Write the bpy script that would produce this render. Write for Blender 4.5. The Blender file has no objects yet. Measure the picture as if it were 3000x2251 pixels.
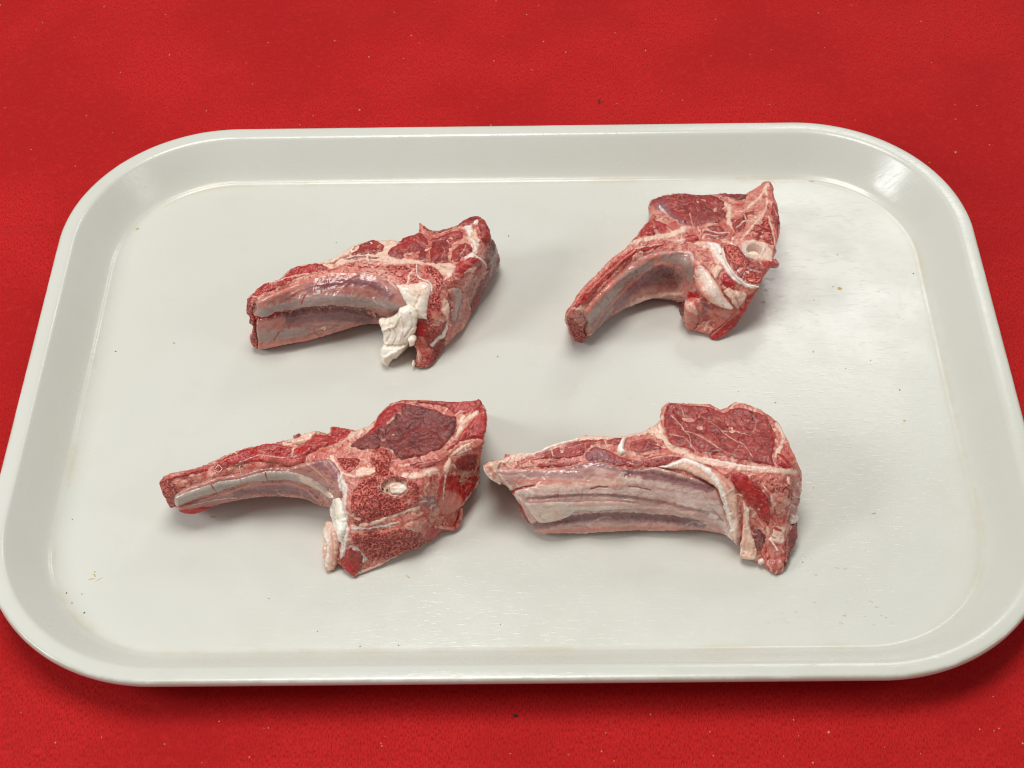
import bpy, math, random
import numpy as np
from mathutils import Matrix
from mathutils.geometry import delaunay_2d_cdt

random.seed(7); RNG = np.random.default_rng(11)
MM = 0.001
scene = bpy.context.scene
COL = scene.collection

# ------------------------------------------------------------------ camera
CAM = np.array([6.0659, -475.899, 580.8681])            # millimetres, tray floor is z = 0
PITCH, YAW, ROLL, FPX = 0.6891, 0.0166, -0.0234, 4639.7  # focal length in 3000-wide pixels
def _rx(a): c, s = math.cos(a), math.sin(a); return np.array([[1,0,0],[0,c,-s],[0,s,c]])
def _rz(a): c, s = math.cos(a), math.sin(a); return np.array([[c,-s,0],[s,c,0],[0,0,1]])
CR = _rz(YAW) @ _rx(PITCH) @ _rz(ROLL)
cam = bpy.data.cameras.new('camera'); camo = bpy.data.objects.new('camera', cam); COL.objects.link(camo)
m4 = np.eye(4); m4[:3,:3] = CR; m4[:3,3] = CAM*MM
camo.matrix_world = Matrix(m4.tolist())
cam.sensor_fit = 'HORIZONTAL'; cam.sensor_width = 36.0; cam.lens = FPX/3000*36
cam.clip_start = 0.01; cam.clip_end = 50
cam.dof.use_dof = True; cam.dof.focus_distance = 0.735; cam.dof.aperture_fstop = 25
scene.camera = camo
scene.cycles.filter_width = 1.05

# ------------------------------------------------------------------ light
world = bpy.data.worlds.new('World'); scene.world = world; world.use_nodes = True
bg = world.node_tree.nodes['Background']
bg.inputs['Color'].default_value = (0.97, 0.98, 1.0, 1); bg.inputs['Strength'].default_value = 0.25
def area(name, loc, target, size, power, color):
    l = bpy.data.lights.new(name, 'AREA'); l.shape = 'RECTANGLE'; l.size, l.size_y = size
    l.energy = power; l.color = color
    o = bpy.data.objects.new(name, l); COL.objects.link(o); o.location = loc
    d = Matrix.Translation(loc).inverted() @ Matrix.Translation(target)
    from mathutils import Vector
    o.rotation_euler = (Vector(target)-Vector(loc)).to_track_quat('-Z', 'Y').to_euler()
    return o
area('softbox_overhead', (-0.10, 0.10, 1.30), (0,0.02,0), (0.60,0.46), 11.2, (1.0,0.975,0.94))
area('softbox_left', (-1.05, -0.30, 0.80), (0.05,0.05,0), (0.34,0.34), 6.0, (0.96,0.98,1.0))
area('softbox_right', (1.05, -0.35, 0.82), (0,0.05,0), (0.28,0.28), 1.6, (0.94,0.97,1.0))
area('softbox_back_right', (0.40, 1.00, 1.00), (0.10,0.06,0), (0.36,0.30), 2.0, (1.0,0.98,0.95))
scene.view_settings.view_transform = 'Standard'; scene.view_settings.look = 'None'
scene.view_settings.exposure = 0.0; scene.view_settings.gamma = 1.0

# ------------------------------------------------------------------ helpers
def srgb(r, g, b):
    f = lambda c: (c/255/12.92) if c/255 <= 0.04045 else ((c/255+0.055)/1.055)**2.4
    return (f(r), f(g), f(b), 1)
_perm = RNG.random((64,64,64)).astype(np.float32)
def vnoise(P, seed=0):
    P = np.asarray(P, dtype=np.float64) + seed*17.31
    i = np.floor(P).astype(int); f = P-i; f = f*f*f*(f*(f*6-15)+10)
    i &= 63; j = (i+1) & 63
    x0,y0,z0 = i.T; x1,y1,z1 = j.T; fx,fy,fz = f.T
    a = _perm[x0,y0,z0]*(1-fx)+_perm[x1,y0,z0]*fx; b = _perm[x0,y1,z0]*(1-fx)+_perm[x1,y1,z0]*fx
    c = _perm[x0,y0,z1]*(1-fx)+_perm[x1,y0,z1]*fx; d = _perm[x0,y1,z1]*(1-fx)+_perm[x1,y1,z1]*fx
    return ((a*(1-fy)+b*fy)*(1-fz)+(c*(1-fy)+d*fy)*fz)*2-1
def fbm(P, octaves=3, seed=0):
    s = 0; a = 1.0; t = 0
    for k in range(octaves):
        s = s+a*vnoise(np.asarray(P)*(2.03**k), seed+k*3); t += a; a *= 0.5
    return s/t
def n2(XY, seed=0, octaves=2):
    return fbm(np.column_stack([XY[:,0], XY[:,1], np.full(len(XY), 3.7+seed*5.1)]), octaves, seed)
def unproject(px, py, z):
    d = np.column_stack([(px-1500)/FPX, -(py-1125.5)/FPX, -np.ones(len(px))]) @ CR.T
    t = (z-CAM[2])/d[:,2]
    return CAM + d*t[:,None]
def mesh_obj(name, verts_mm, faces, mat, parent=None, smooth=True):
    me = bpy.data.meshes.new(name)
    v = np.asarray(verts_mm)*MM
    me.from_pydata(v.tolist(), [], [f if isinstance(f, tuple) else tuple(f) for f in faces]); me.update()
    if smooth: me.polygons.foreach_set('use_smooth', [True]*len(me.polygons))
    if mat: me.materials.append(mat)
    o = bpy.data.objects.new(name, me); COL.objects.link(o)
    if parent: o.parent = parent
    return o
def tag(o, label=None, cat=None, group=None, kind=None):
    for k, v in (('label',label),('category',cat),('group',group),('kind',kind)):
        if v: o[k] = v
    return o

# ------------------------------------------------------------------ materials
class NT:
    def __init__(s, name):
        s.m = bpy.data.materials.new(name); s.m.use_nodes = True; s.t = s.m.node_tree
        s.p = s.t.nodes['Principled BSDF']
    def n(s, typ, **kw):
        x = s.t.nodes.new(typ)
        for k, v in kw.items():
            if k in x.inputs: s.set(x.inputs[k], v)
            else: setattr(x, k, v)
        return x
    def set(s, inp, v):
        if hasattr(v, 'is_linked') or isinstance(v, bpy.types.NodeSocket): s.t.links.new(v, inp)
        else: inp.default_value = v
    def mix(s, fac, a, b, mode='MIX'):
        x = s.t.nodes.new('ShaderNodeMix'); x.data_type = 'RGBA'; x.blend_type = mode
        s.set(x.inputs[0], fac); s.set(x.inputs[6], a); s.set(x.inputs[7], b); return x.outputs[2]
    def math(s, op, a, b=0.0, c=0.0, clamp=False):
        x = s.t.nodes.new('ShaderNodeMath'); x.operation = op; x.use_clamp = clamp
        s.set(x.inputs[0], a); s.set(x.inputs[1], b); s.set(x.inputs[2], c); return x.outputs[0]
    def ramp(s, v, lo, hi, a=0.0, b=1.0):
        x = s.t.nodes.new('ShaderNodeMapRange'); x.interpolation_type = 'SMOOTHSTEP'
        s.set(x.inputs[0], v); s.set(x.inputs[1], lo); s.set(x.inputs[2], hi); s.set(x.inputs[3], a); s.set(x.inputs[4], b); return x.outputs[0]
    def noise(s, vec, scale, detail=2.0, rough=0.5, dist=0.0):
        x = s.t.nodes.new('ShaderNodeTexNoise'); s.set(x.inputs['Vector'], vec)
        x.inputs['Scale'].default_value = scale; x.inputs['Detail'].default_value = detail
        x.inputs['Roughness'].default_value = rough; x.inputs['Distortion'].default_value = dist; return x.outputs[0]
    def vor(s, vec, scale, feature='F1'):
        x = s.t.nodes.new('ShaderNodeTexVoronoi'); x.feature = feature; s.set(x.inputs['Vector'], vec)
        x.inputs['Scale'].default_value = scale; return x.outputs['Distance']
    def obj(s): return s.t.nodes.new('ShaderNodeTexCoord').outputs['Object']
    def scaled(s, vec, sc):
        x = s.t.nodes.new('ShaderNodeMapping'); s.set(x.inputs['Vector'], vec); x.inputs['Scale'].default_value = sc; return x.outputs[0]
    def attr(s, name):
        x = s.t.nodes.new('ShaderNodeAttribute'); x.attribute_name = name; return x.outputs['Fac']
    def bump(s, h, strength, dist):
        x = s.t.nodes.new('ShaderNodeBump'); x.inputs['Strength'].default_value = strength; x.inputs['Distance'].default_value = dist
        s.set(x.inputs['Height'], h); return x

CHANNELS = ['mem','pink','bone','fat','white','dark','blood','sponge']
CH_COL = dict(fat=srgb(238,206,184), white=srgb(244,238,228), pink=srgb(214,130,113), mem=srgb(136,90,97),
              dark=srgb(92,27,24), bone=srgb(168,150,142), blood=srgb(176,20,24))
CH_SOFT = dict(mem=(0.02,1.0,0.35,0.80), pink=(0.05,0.95,0.5,0.85), bone=(0.10,0.9,0.35,0.92), fat=(0.12,0.88,0.95,0.88), white=(0.12,0.95,0.7,0.92), dark=(0.05,1.0,0.6,0.92), blood=(0.15,0.85,0.8,0.92))
def tissue(name, a, b, c, srad=(1.0,0.32,0.22), rough=0.31, fibre=(1,1,1), fleck=0.25, bump=0.5, sss=0.12, sponge=0.0, coat=0.45, dirt=0.35, d=None, dn=(0.5,0.6)):
    """Wet animal tissue: tones mixed by noise, then the neighbours that grow into it (fat, blood, membrane...)."""
    t = NT(name); co = t.obj(); fc = t.scaled(co, fibre)
    n1 = t.noise(co, 130, 3, 0.6); n2_ = t.noise(fc, 520, 3, 0.65, 0.4); n3 = t.noise(fc, 1700, 2, 0.6)
    col = t.mix(t.ramp(n1, 0.38, 0.62), a, b)
    if d: col = t.mix(t.ramp(t.noise(co, 210, 4, 0.68, 1.2), dn[0], dn[1], 0, 0.85), col, d)
    col = t.mix(t.ramp(n2_, 0.46, 0.70, 0, 0.8), col, c)
    col = t.mix(t.ramp(n3, 0.30, 0.62, dirt, 0.0), col, (0.07,0.012,0.012,1))
    fl = t.math('MULTIPLY', t.ramp(t.noise(co, 800, 2, 0.6), 0.66, 0.74), fleck)
    col = t.mix(fl, col, CH_COL['fat'])
    edge = t.math('ADD', t.math('MULTIPLY_ADD', t.noise(co, 420, 4, 0.7), 1.1, -0.55), t.math('MULTIPLY_ADD', n3, 0.4, -0.2))
    sp = None
    for ch in CHANNELS:
        at = t.attr(ch)
        lo, hi, na, mx = CH_SOFT.get(ch, (0.22,0.72,1.0,0.92))
        f = t.math('ADD', at, t.math('MULTIPLY', t.math('MULTIPLY', edge, na), t.ramp(at, 0.0, 0.25)))
        f = t.ramp(f, lo, hi)
        if ch == 'sponge': sp = t.math('MAXIMUM', f, sponge); continue
        cc = CH_COL[ch]; dim = tuple(v*k for v, k in zip(cc[:3], (0.86,0.78,0.76)))+(1,)
        col = t.mix(t.math('MULTIPLY', f, mx), col, t.mix(t.ramp(n2_, 0.4, 0.65), cc, dim))
    h = t.math('ADD', t.math('MULTIPLY', n2_, 0.8), t.math('MULTIPLY', n3, 0.4))
    if name in ('spongy_bone','raw_muscle'):
        nz = t.t.nodes.new('ShaderNodeTexNoise'); nz.inputs['Scale'].default_value = 500; t.set(nz.inputs['Vector'], co)
        warp = t.t.nodes.new('ShaderNodeVectorMath'); warp.operation = 'MULTIPLY_ADD'
        t.set(warp.inputs[0], nz.outputs['Color']); warp.inputs[1].default_value = (0.0016,)*3; t.set(warp.inputs[2], co)
        v = t.math('ADD', t.vor(warp.outputs[0], 1000), t.math('MULTIPLY_ADD', n3, 0.7, -0.35))
        v = t.math('ADD', v, t.math('MULTIPLY_ADD', n1, 0.9, -0.45))
        pcol = t.mix(t.ramp(v, 0.05, 0.42), srgb(150,34,31), srgb(180,60,52))
        pcol = t.mix(t.ramp(v, 0.33, 0.76), pcol, srgb(206,106,90))
        pcol = t.mix(fl, pcol, CH_COL['fat'])
        col = t.mix(t.math('MULTIPLY', sp, 0.9), col, pcol)
        h = t.math('ADD', h, t.math('MULTIPLY', t.math('MULTIPLY', t.ramp(v, 0.1, 0.6), sp), 1.1))
    t.set(t.p.inputs['Base Color'], col)
    t.set(t.p.inputs['Roughness'], t.ramp(t.noise(co, 260, 3, 0.6), 0.35, 0.65, rough-0.12, rough+0.14))
    t.p.inputs['Specular IOR Level'].default_value = 0.45
    t.p.inputs['Coat Weight'].default_value = coat; t.p.inputs['Coat Roughness'].default_value = 0.09
    t.p.inputs['Subsurface Weight'].default_value = sss; t.p.inputs['Subsurface Radius'].default_value = srad
    t.p.inputs['Subsurface Scale'].default_value = 0.0018
    b1 = t.bump(h, bump, 0.0008); t.set(t.p.inputs['Normal'], b1.outputs[0]); t.set(t.p.inputs['Coat Normal'], b1.outputs[0])
    return t.m
M = {}
M['muscle'] = tissue('raw_muscle', srgb(150,38,32), srgb(166,50,41), srgb(184,74,60), fleck=0.45, bump=0.7, d=srgb(118,24,21))
M['muscle_dark'] = tissue('dark_muscle', srgb(116,35,30), srgb(134,46,38), srgb(154,70,57), fleck=0.3, bump=0.95, d=srgb(92,26,28))
M['muscle_red'] = tissue('bright_muscle', srgb(172,20,18), srgb(184,36,29), srgb(202,68,54), rough=0.32, fleck=0.35, bump=0.65, d=srgb(144,18,20))
M['fat'] = tissue('fat', srgb(230,187,163), srgb(240,210,187), srgb(213,142,122), rough=0.33, fleck=0.1, bump=0.4, sss=0.3, dirt=0.08)
M['pinkfat'] = tissue('pink_tissue', srgb(205,106,90), srgb(222,160,138), srgb(180,60,52), rough=0.30, fleck=0.4, bump=0.6, sss=0.25, dirt=0.22, d=srgb(152,28,26), dn=(0.51,0.63))
M['whitefat'] = tissue('white_fat', srgb(248,241,228), srgb(245,233,214), srgb(238,217,194), srad=(1.0,0.8,0.62), rough=0.30, fleck=0.0, bump=0.25, sss=0.4, dirt=0.02, coat=0.3)
M['membrane'] = tissue('membrane', srgb(184,124,112), srgb(194,140,126), srgb(166,96,90), rough=0.24, fibre=(0.3,1,1), fleck=0.2, bump=0.25, sss=0.2, coat=0.4, dirt=0.12)
M['pale_membrane'] = tissue('pale_membrane', srgb(204,160,147), srgb(213,174,161), srgb(184,126,119), rough=0.24, fibre=(0.3,1,1), fleck=0.2, bump=0.25, sss=0.2, coat=0.6, dirt=0.10)
M['bone'] = tissue('bone', srgb(174,158,146), srgb(180,164,152), srgb(168,142,133), rough=0.26, fibre=(0.3,1,1), fleck=0.05, bump=0.15, sss=0.2, coat=0.4, dirt=0.06)
M['marrow'] = tissue('spongy_bone', srgb(166,46,42), srgb(180,66,58), srgb(204,110,96), rough=0.40, fleck=0.4, bump=1.0, sponge=0.9, dirt=0.2)
M['cartilage'] = tissue('cartilage', srgb(216,194,180), srgb(224,205,191), srgb(204,172,160), srad=(1.0,0.6,0.45), rough=0.26, fibre=(0.4,1,1), fleck=0.05, bump=0.2, sss=0.3, dirt=0.05, coat=0.5)
M['thread'] = tissue('sinew_thread', srgb(240,220,206), srgb(234,206,190), srgb(244,232,220), fleck=0, bump=0.1, dirt=0.02)

# ---- tray plastic
def tray_mat():
    t = NT('tray_plastic'); co = t.obj()
    n = t.noise(co, 6, 4, 0.6); nf = t.noise(co, 60, 3, 0.6)
    col = t.mix(t.ramp(n, 0.3, 0.7), srgb(211,211,202), srgb(207,207,196))
    col = t.mix(t.ramp(nf, 0.55, 0.8, 0, 0.2), col, srgb(198,195,180))
    st = t.math('MULTIPLY', t.attr('stain'), t.ramp(t.noise(co, 28, 4, 0.7), 0.42, 0.66))
    col = t.mix(t.math('MULTIPLY', st, 0.32), col, srgb(194,180,140))
    col = t.mix(t.math('MULTIPLY', t.attr('dirt'), t.ramp(t.noise(co, 40, 4, 0.7), 0.35, 0.6)), col, srgb(176,168,140))
    t.set(t.p.inputs['Base Color'], col)
    # scratches: two crossed sets of very stretched noise
    r1 = t.t.nodes.new('ShaderNodeMapping'); t.set(r1.inputs['Vector'], co); r1.inputs['Rotation'].default_value = (0,0,0.5); r1.inputs['Scale'].default_value = (130,800,1)
    r2 = t.t.nodes.new('ShaderNodeMapping'); t.set(r2.inputs['Vector'], co); r2.inputs['Rotation'].default_value = (0,0,-0.7); r2.inputs['Scale'].default_value = (110,760,1)
    s1 = t.noise(r1.outputs[0], 1, 2, 0.6, 0.3); s2 = t.noise(r2.outputs[0], 1, 2, 0.6, 0.3)
    sc = t.math('ADD', t.ramp(s1, 0.58, 0.75), t.ramp(s2, 0.60, 0.78))
    h = t.math('ADD', t.math('MULTIPLY', sc, 0.6), t.noise(co, 220, 3, 0.6))
    t.set(t.p.inputs['Normal'], t.bump(h, 0.11, 0.0005).outputs[0])
    wet = t.attr('wet')
    r = t.math('SUBTRACT', t.ramp(t.noise(co, 45, 3, 0.6), 0.3, 0.7, 0.17, 0.28), t.math('MULTIPLY', wet, 0.16))
    t.set(t.p.inputs['Roughness'], r)
    t.p.inputs['Specular IOR Level'].default_value = 0.5
    return t.m
M['tray'] = tray_mat()
def cloth_mat():
    t = NT('red_cloth'); co = t.obj()
    w = t.scaled(co, (1900,560,1)); n = t.noise(w, 1, 2, 0.6); big = t.noise(co, 9, 4, 0.55); mid = t.noise(co, 300, 2, 0.6)
    col = t.mix(t.ramp(n, 0.30, 0.60), srgb(148,9,11), srgb(193,29,28))
    col = t.mix(t.ramp(big, 0.38, 0.62, 0, 0.65), col, srgb(162,13,15))  # broad darker tone: fold shade put into the colour, plus slight dye variation
    col = t.mix(t.ramp(mid, 0.5, 0.75, 0, 0.25), col, srgb(202,42,42))
    t.set(t.p.inputs['Base Color'], col); t.p.inputs['Roughness'].default_value = 0.8
    t.p.inputs['Specular IOR Level'].default_value = 0.2
    t.p.inputs['Sheen Weight'].default_value = 0.12; t.p.inputs['Sheen Roughness'].default_value = 0.4; t.p.inputs['Sheen Tint'].default_value = (1,0.55,0.55,1)
    t.set(t.p.inputs['Normal'], t.bump(t.math('ADD', n, t.math('MULTIPLY', mid, 0.25)), 0.35, 0.0006).outputs[0])
    return t.m
M['cloth'] = cloth_mat()
def plain(name, col, rough=0.6, **kw):
    t = NT(name); n = t.noise(t.obj(), 800, 2, 0.6)
    t.set(t.p.inputs['Base Color'], t.mix(n, col, tuple(c*0.7 for c in col[:3])+(1,))); t.p.inputs['Roughness'].default_value = rough
    for k, v in kw.items(): t.p.inputs[k].default_value = v
    return t.m
M['speck'] = plain('dark_speck', srgb(38,34,30)); M['crumb'] = plain('pale_crumb', srgb(222,150,120)); M['orange'] = plain('orange_crumb', srgb(226,120,40))
M['hole'] = plain('hole_shade', srgb(40,10,12)); M['flake'] = plain('yellow_fleck', srgb(206,180,110))
def film():
    t = NT('clear_moisture'); nt = t.t; out = nt.nodes['Material Output']; nt.nodes.remove(t.p)
    tr = nt.nodes.new('ShaderNodeBsdfTransparent'); gl = nt.nodes.new('ShaderNodeBsdfGlossy'); gl.inputs['Roughness'].default_value = 0.06
    tr.inputs['Color'].default_value = (0.98,0.978,0.97,1)
    fr = nt.nodes.new('ShaderNodeFresnel'); fr.inputs['IOR'].default_value = 1.28; mx = nt.nodes.new('ShaderNodeMixShader')
    nt.links.new(fr.outputs[0], mx.inputs[0]); nt.links.new(tr.outputs[0], mx.inputs[1]); nt.links.new(gl.outputs[0], mx.inputs[2]); nt.links.new(mx.outputs[0], out.inputs['Surface'])
    return t.m
M['water'] = film()

# ------------------------------------------------------------------ setting: tablecloth
TW, TD, TR_, TH = 228.5, 165.825, 82.4, 18.57
CLOTH_Z = -4.6
def build_cloth():
    nx, ny = 400, 400
    xs = np.linspace(-620, 620, nx); ys = np.linspace(-460, 760, ny)
    X, Y = np.meshgrid(xs, ys); P = np.column_stack([X.ravel(), Y.ravel(), np.zeros(nx*ny)])
    z = 5.5*fbm(P*np.array([1/150,1/120,1])+5, 3, 4) + 1.2*fbm(P*np.array([1/60,1/70,1]), 2, 9)
    # a pressed crease running to the left edge of the tray
    u_ = P[:,1]-116.5-0.02*(P[:,0]+240)
    crease = (2.6/(1+np.exp(np.clip(u_/1.2,-30,30)))*np.exp(-np.abs(np.minimum(u_,0))/28)-1.2*np.exp(-(u_/2.5)**2))/(1+np.exp((P[:,0]+222)/9))
    q = np.abs(P[:,:2])-np.array([TW-TR_, TD-TR_])
    sd = np.linalg.norm(np.maximum(q,0),axis=1)+np.minimum(q.max(1),0)-TR_
    k = np.clip((sd+10)/60, 0, 1); z *= k*k*(3-2*k); z += crease*np.clip((sd-4)/12,0,1); z = np.clip(z, -2.5, 6)
    P[:,2] = CLOTH_Z+np.where(sd < 10, np.minimum(z, 0.0), z)
    idx = np.arange(nx*ny).reshape(ny,nx)
    F = np.stack([idx[:-1,:-1],idx[:-1,1:],idx[1:,1:],idx[1:,:-1]],-1).reshape(-1,4)
    tag(mesh_obj('tablecloth', P, F, M['cloth']), 'plain red woven tablecloth spread under the tray', 'tablecloth', kind='structure')
build_cloth()

# ------------------------------------------------------------------ tray
def rrect(ins, n=72):
    hw, hd, r = TW-ins, TD-ins, max(TR_-ins, 6)
    pts = []
    for cx, cy, a0 in ((hw-r,hd-r,0),(-(hw-r),hd-r,90),(-(hw-r),-(hd-r),180),(hw-r,-(hd-r),270)):
        for k in range(n):
            a = math.radians(a0+90*k/(n-1)); pts.append((cx+r*math.cos(a), cy+r*math.sin(a)))
    # subdivide the straights
    out = []
    for i in range(len(pts)):
        p, q = np.array(pts[i]), np.array(pts[(i+1) % len(pts)])
        m = 24 if (i % n) == n-1 else 1
        for j in range(m): out.append(p+(q-p)*j/m)
    return np.array(out)
def sweep(profile, cap_first=False, cap_last=False):
    V = []; F = []; ins_all = []
    for ins, z in profile:
        p = rrect(ins); V += [np.column_stack([p, np.full(len(p), z)])]; ins_all += [ins]*len(p)
    N = len(V[0])
    for k in range(len(profile)-1):
        for i in range(N):
            j = (i+1) % N; F.append((k*N+i, k*N+j, (k+1)*N+j, (k+1)*N+i))
    if cap_first: F.append(tuple(range(N)))
    if cap_last: F.append(tuple((len(profile)-1)*N+i for i in range(N)))
    return np.vstack(V), F, np.array(ins_all)
tray = bpy.data.objects.new('serving_tray', None); COL.objects.link(tray); tray.location = (0,0,CLOTH_Z*MM)
tag(tray, 'shallow off-white plastic serving tray with rounded corners on red cloth', 'tray')
def tray_part(name, profile, **kw):
    V, F, ins = sweep(profile, **kw)
    V[:,2] -= CLOTH_Z
    o = mesh_obj(name, V, F, M['tray'], tray)
    Vw = V.copy(); Vw[:,2] += CLOTH_Z
    st = np.exp(-((ins-24.5)/2.2)**2)*(Vw[:,2] > -0.5)
    at = o.data.attributes.new('stain','FLOAT','POINT'); at.data.foreach_set('value', st.astype(np.float32))
    dirt = np.exp(-((ins-0.6)/0.5)**2)*(Vw[:,2] > 17)*0.8
    at = o.data.attributes.new('dirt','FLOAT','POINT'); at.data.foreach_set('value', dirt.astype(np.float32))
    return o
fl = [(23.2,0.75),(23.9,0.28),(24.8,0.02),(25.6,-0.06),(26.4,-0.02),(28,0),(31,0),(36,0),(46,0),(60,0)]
base = tray_part('floor', fl, cap_last=True)
wall = tray_part('side_wall', [(8.6,17.0),(9.2,16.3),(10.4,14.9),(12.6,12.2),(15.2,8.9),(17.8,5.7),(20,3.2),(21.4,1.9),(22.4,1.15),(23.2,0.75)])
rim = tray_part('rim', [(30,-4.4),(25,-4.3),(23.5,-3.6),(21,-1.5),(16,4.5),(10,12.4),(8,14.6),(6.5,15.2),(4,15.3),(2,15.2),(0.9,15.0),(0.35,15.2),(0.02,15.8),(0,16.6),(0.12,17.6),(0.5,18.25),(1.1,18.5),(2,18.6),(4.5,18.55),(6.2,18.45),(7.2,18.15),(8.0,17.65),(8.6,17.0)])
bot = tray_part('underside', [(30,-4.4),(60,-4.4)], cap_last=True)
def floor_attr():
    pass

# ------------------------------------------------------------------ chop building
class Chop:
    def __init__(s, origin, scale, zpts, label, base_px):
        s.o = origin; s.s = scale
        zp = np.array(zpts, float); s.zx = zp[:,:2]/100; s.zv = zp[:,2]
        n = len(zp); D = np.linalg.norm(s.zx[:,None]-s.zx[None], axis=2)
        K = np.sqrt(D*D+0.3)+np.eye(n)*-0.02
        A = np.zeros((n+3,n+3)); A[:n,:n] = K; A[:n,n] = 1; A[:n,n+1:] = s.zx; A[n:,:n] = A[:n,n:].T
        s.w = np.linalg.solve(A, np.concatenate([s.zv,[0,0,0]]))
        b = s.world(np.array([base_px], float), np.array([0.0]))[0]; s.b = np.array([b[0], b[1], 0.0])
        s.root = bpy.data.objects.new('lamb_chop', None); COL.objects.link(s.root); s.root.location = s.b*MM
        tag(s.root, label, 'meat', 'raw lamb chops on the tray')
        s.seed = int(origin[0]+origin[1])
    def z(s, XY):
        q = XY/100; D = np.linalg.norm(q[:,None]-s.zx[None], axis=2)
        n = len(s.zv); return np.sqrt(D*D+0.3)@s.w[:n]+s.w[n]+q@s.w[n+1:]
    def world(s, XY, z):
        return unproject(s.o[0]+XY[:,0]/s.s, s.o[1]+XY[:,1]/s.s, z)

def catmull(poly, step, closed=True):
    P = np.array(poly, float); n = len(P); out = []
    rng = range(n) if closed else range(n-1)
    for i in rng:
        if closed: p0,p1,p2,p3 = P[i-1],P[i],P[(i+1)%n],P[(i+2)%n]
        else: p0,p1,p2,p3 = P[max(i-1,0)],P[i],P[i+1],P[min(i+2,n-1)]
        m = max(1, int(round(np.linalg.norm(p2-p1)/step)))
        for k in range(m):
            t = k/m
            q = 0.5*((2*p1)+(-p0+p2)*t+(2*p0-5*p1+4*p2-p3)*t*t+(-p0+3*p1-3*p2+p3)*t**3)
            out.append(0.6*q+0.4*(p1+(p2-p1)*t))
    if not closed: out.append(P[-1])
    return np.array(out)
def inside(Q, P):
    r = np.zeros(len(Q), bool); x, y = Q[:,0], Q[:,1]
    for i in range(len(P)):
        x1,y1 = P[i-1]; x2,y2 = P[i]
        c = ((y1 > y) != (y2 > y))
        if c.any(): r ^= c & (x < (x2-x1)*(y-y1)/((y2-y1) if y2 != y1 else 1e-9)+x1)
    return r
def segdist(Q, P, closed):
    A = P if closed else P[:-1]; Bn = np.roll(P,-1,0) if closed else P[1:]
    A = A.astype(np.float32); AB = Bn.astype(np.float32)-A; L = (AB*AB).sum(1)+1e-9; Q = Q.astype(np.float32); out = np.empty(len(Q), np.float32)
    st = max(1, 400000//len(A))
    for i in range(0, len(Q), st):
        dx = Q[i:i+st,0,None]-A[None,:,0]; dy = Q[i:i+st,1,None]-A[None,:,1]
        t = np.clip((dx*AB[:,0]+dy*AB[:,1])/L, 0, 1)
        dx -= t*AB[:,0]; dy -= t*AB[:,1]
        out[i:i+st] = (dx*dx+dy*dy).min(1)
    return np.sqrt(out).astype(float)
AUTO = {   # channel, density, width range, length range, relief, strength, spread of direction
 'pink_tissue': [('fat',.30,10,26,40,120,.2,.58,.7),('blood',.14,9,28,25,90,-.2,.5,.6),('pink',.2,12,30,30,90,.2,.8,.6),('dark',.08,8,14,20,60,-.4,.5,.6)],
 'raw_muscle': [('pink',.16,8,12,30,100,.05,.55,.35),('dark',.28,8,18,30,110,-.28,.42,.3),('pink',.15,8,16,30,90,.15,.6,.3)],
 'bright_muscle': [('pink',.30,8,16,30,110,.15,.6,.3),('dark',.25,8,16,30,110,-.3,.45,.3)],
 'dark_muscle': [('dark',.30,10,22,25,80,-.35,.5,.6),('pink',.10,8,12,20,60,.1,.4,.6),('blood',.15,10,24,25,80,0,.4,.6)],
 'fat': [('pink',.35,8,18,25,90,-.3,.7,.4),('white',.3,9,20,30,90,.25,.7,.4)],
 'white_fat': [(None,.25,10,18,50,140,-.28,1,.4),(None,.25,10,20,50,140,.28,1,.4)],
 'membrane': [('pink',.16,8,16,90,260,.14,.55,.12),('mem',.14,9,18,90,260,-.14,.7,.12),('fat',.05,8,14,60,200,.12,.5,.12)],
 'pale_membrane': [('pink',.14,8,16,90,260,.14,.5,.12),('mem',.12,9,18,90,260,-.14,.6,.12),('white',.05,12,26,60,200,.08,.45,.12)],
 'bone': [('pink',.1,9,16,60,160,.05,.35,.1)],
 'spongy_bone': [('pink',.2,10,26,15,50,.1,.7,1.5),('blood',.15,10,30,15,50,-.1,.5,1.5),('fat',.08,8,14,10,40,.2,.6,1.5)]}
FRINGE = dict(raw_muscle=('fat',13,0.62), bright_muscle=('pink',13,0.7), dark_muscle=('fat',10,0.5), spongy_bone=('fat',13,0.72), fat=('pink',15,0.75), pink_tissue=('blood',9,0.35))
FWD = np.array([math.sin(-YAW), math.cos(YAW), 0.0])      # horizontal viewing direction
def sstep(x): x = np.clip(x,0,1); return x*x*(3-2*x)

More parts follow.
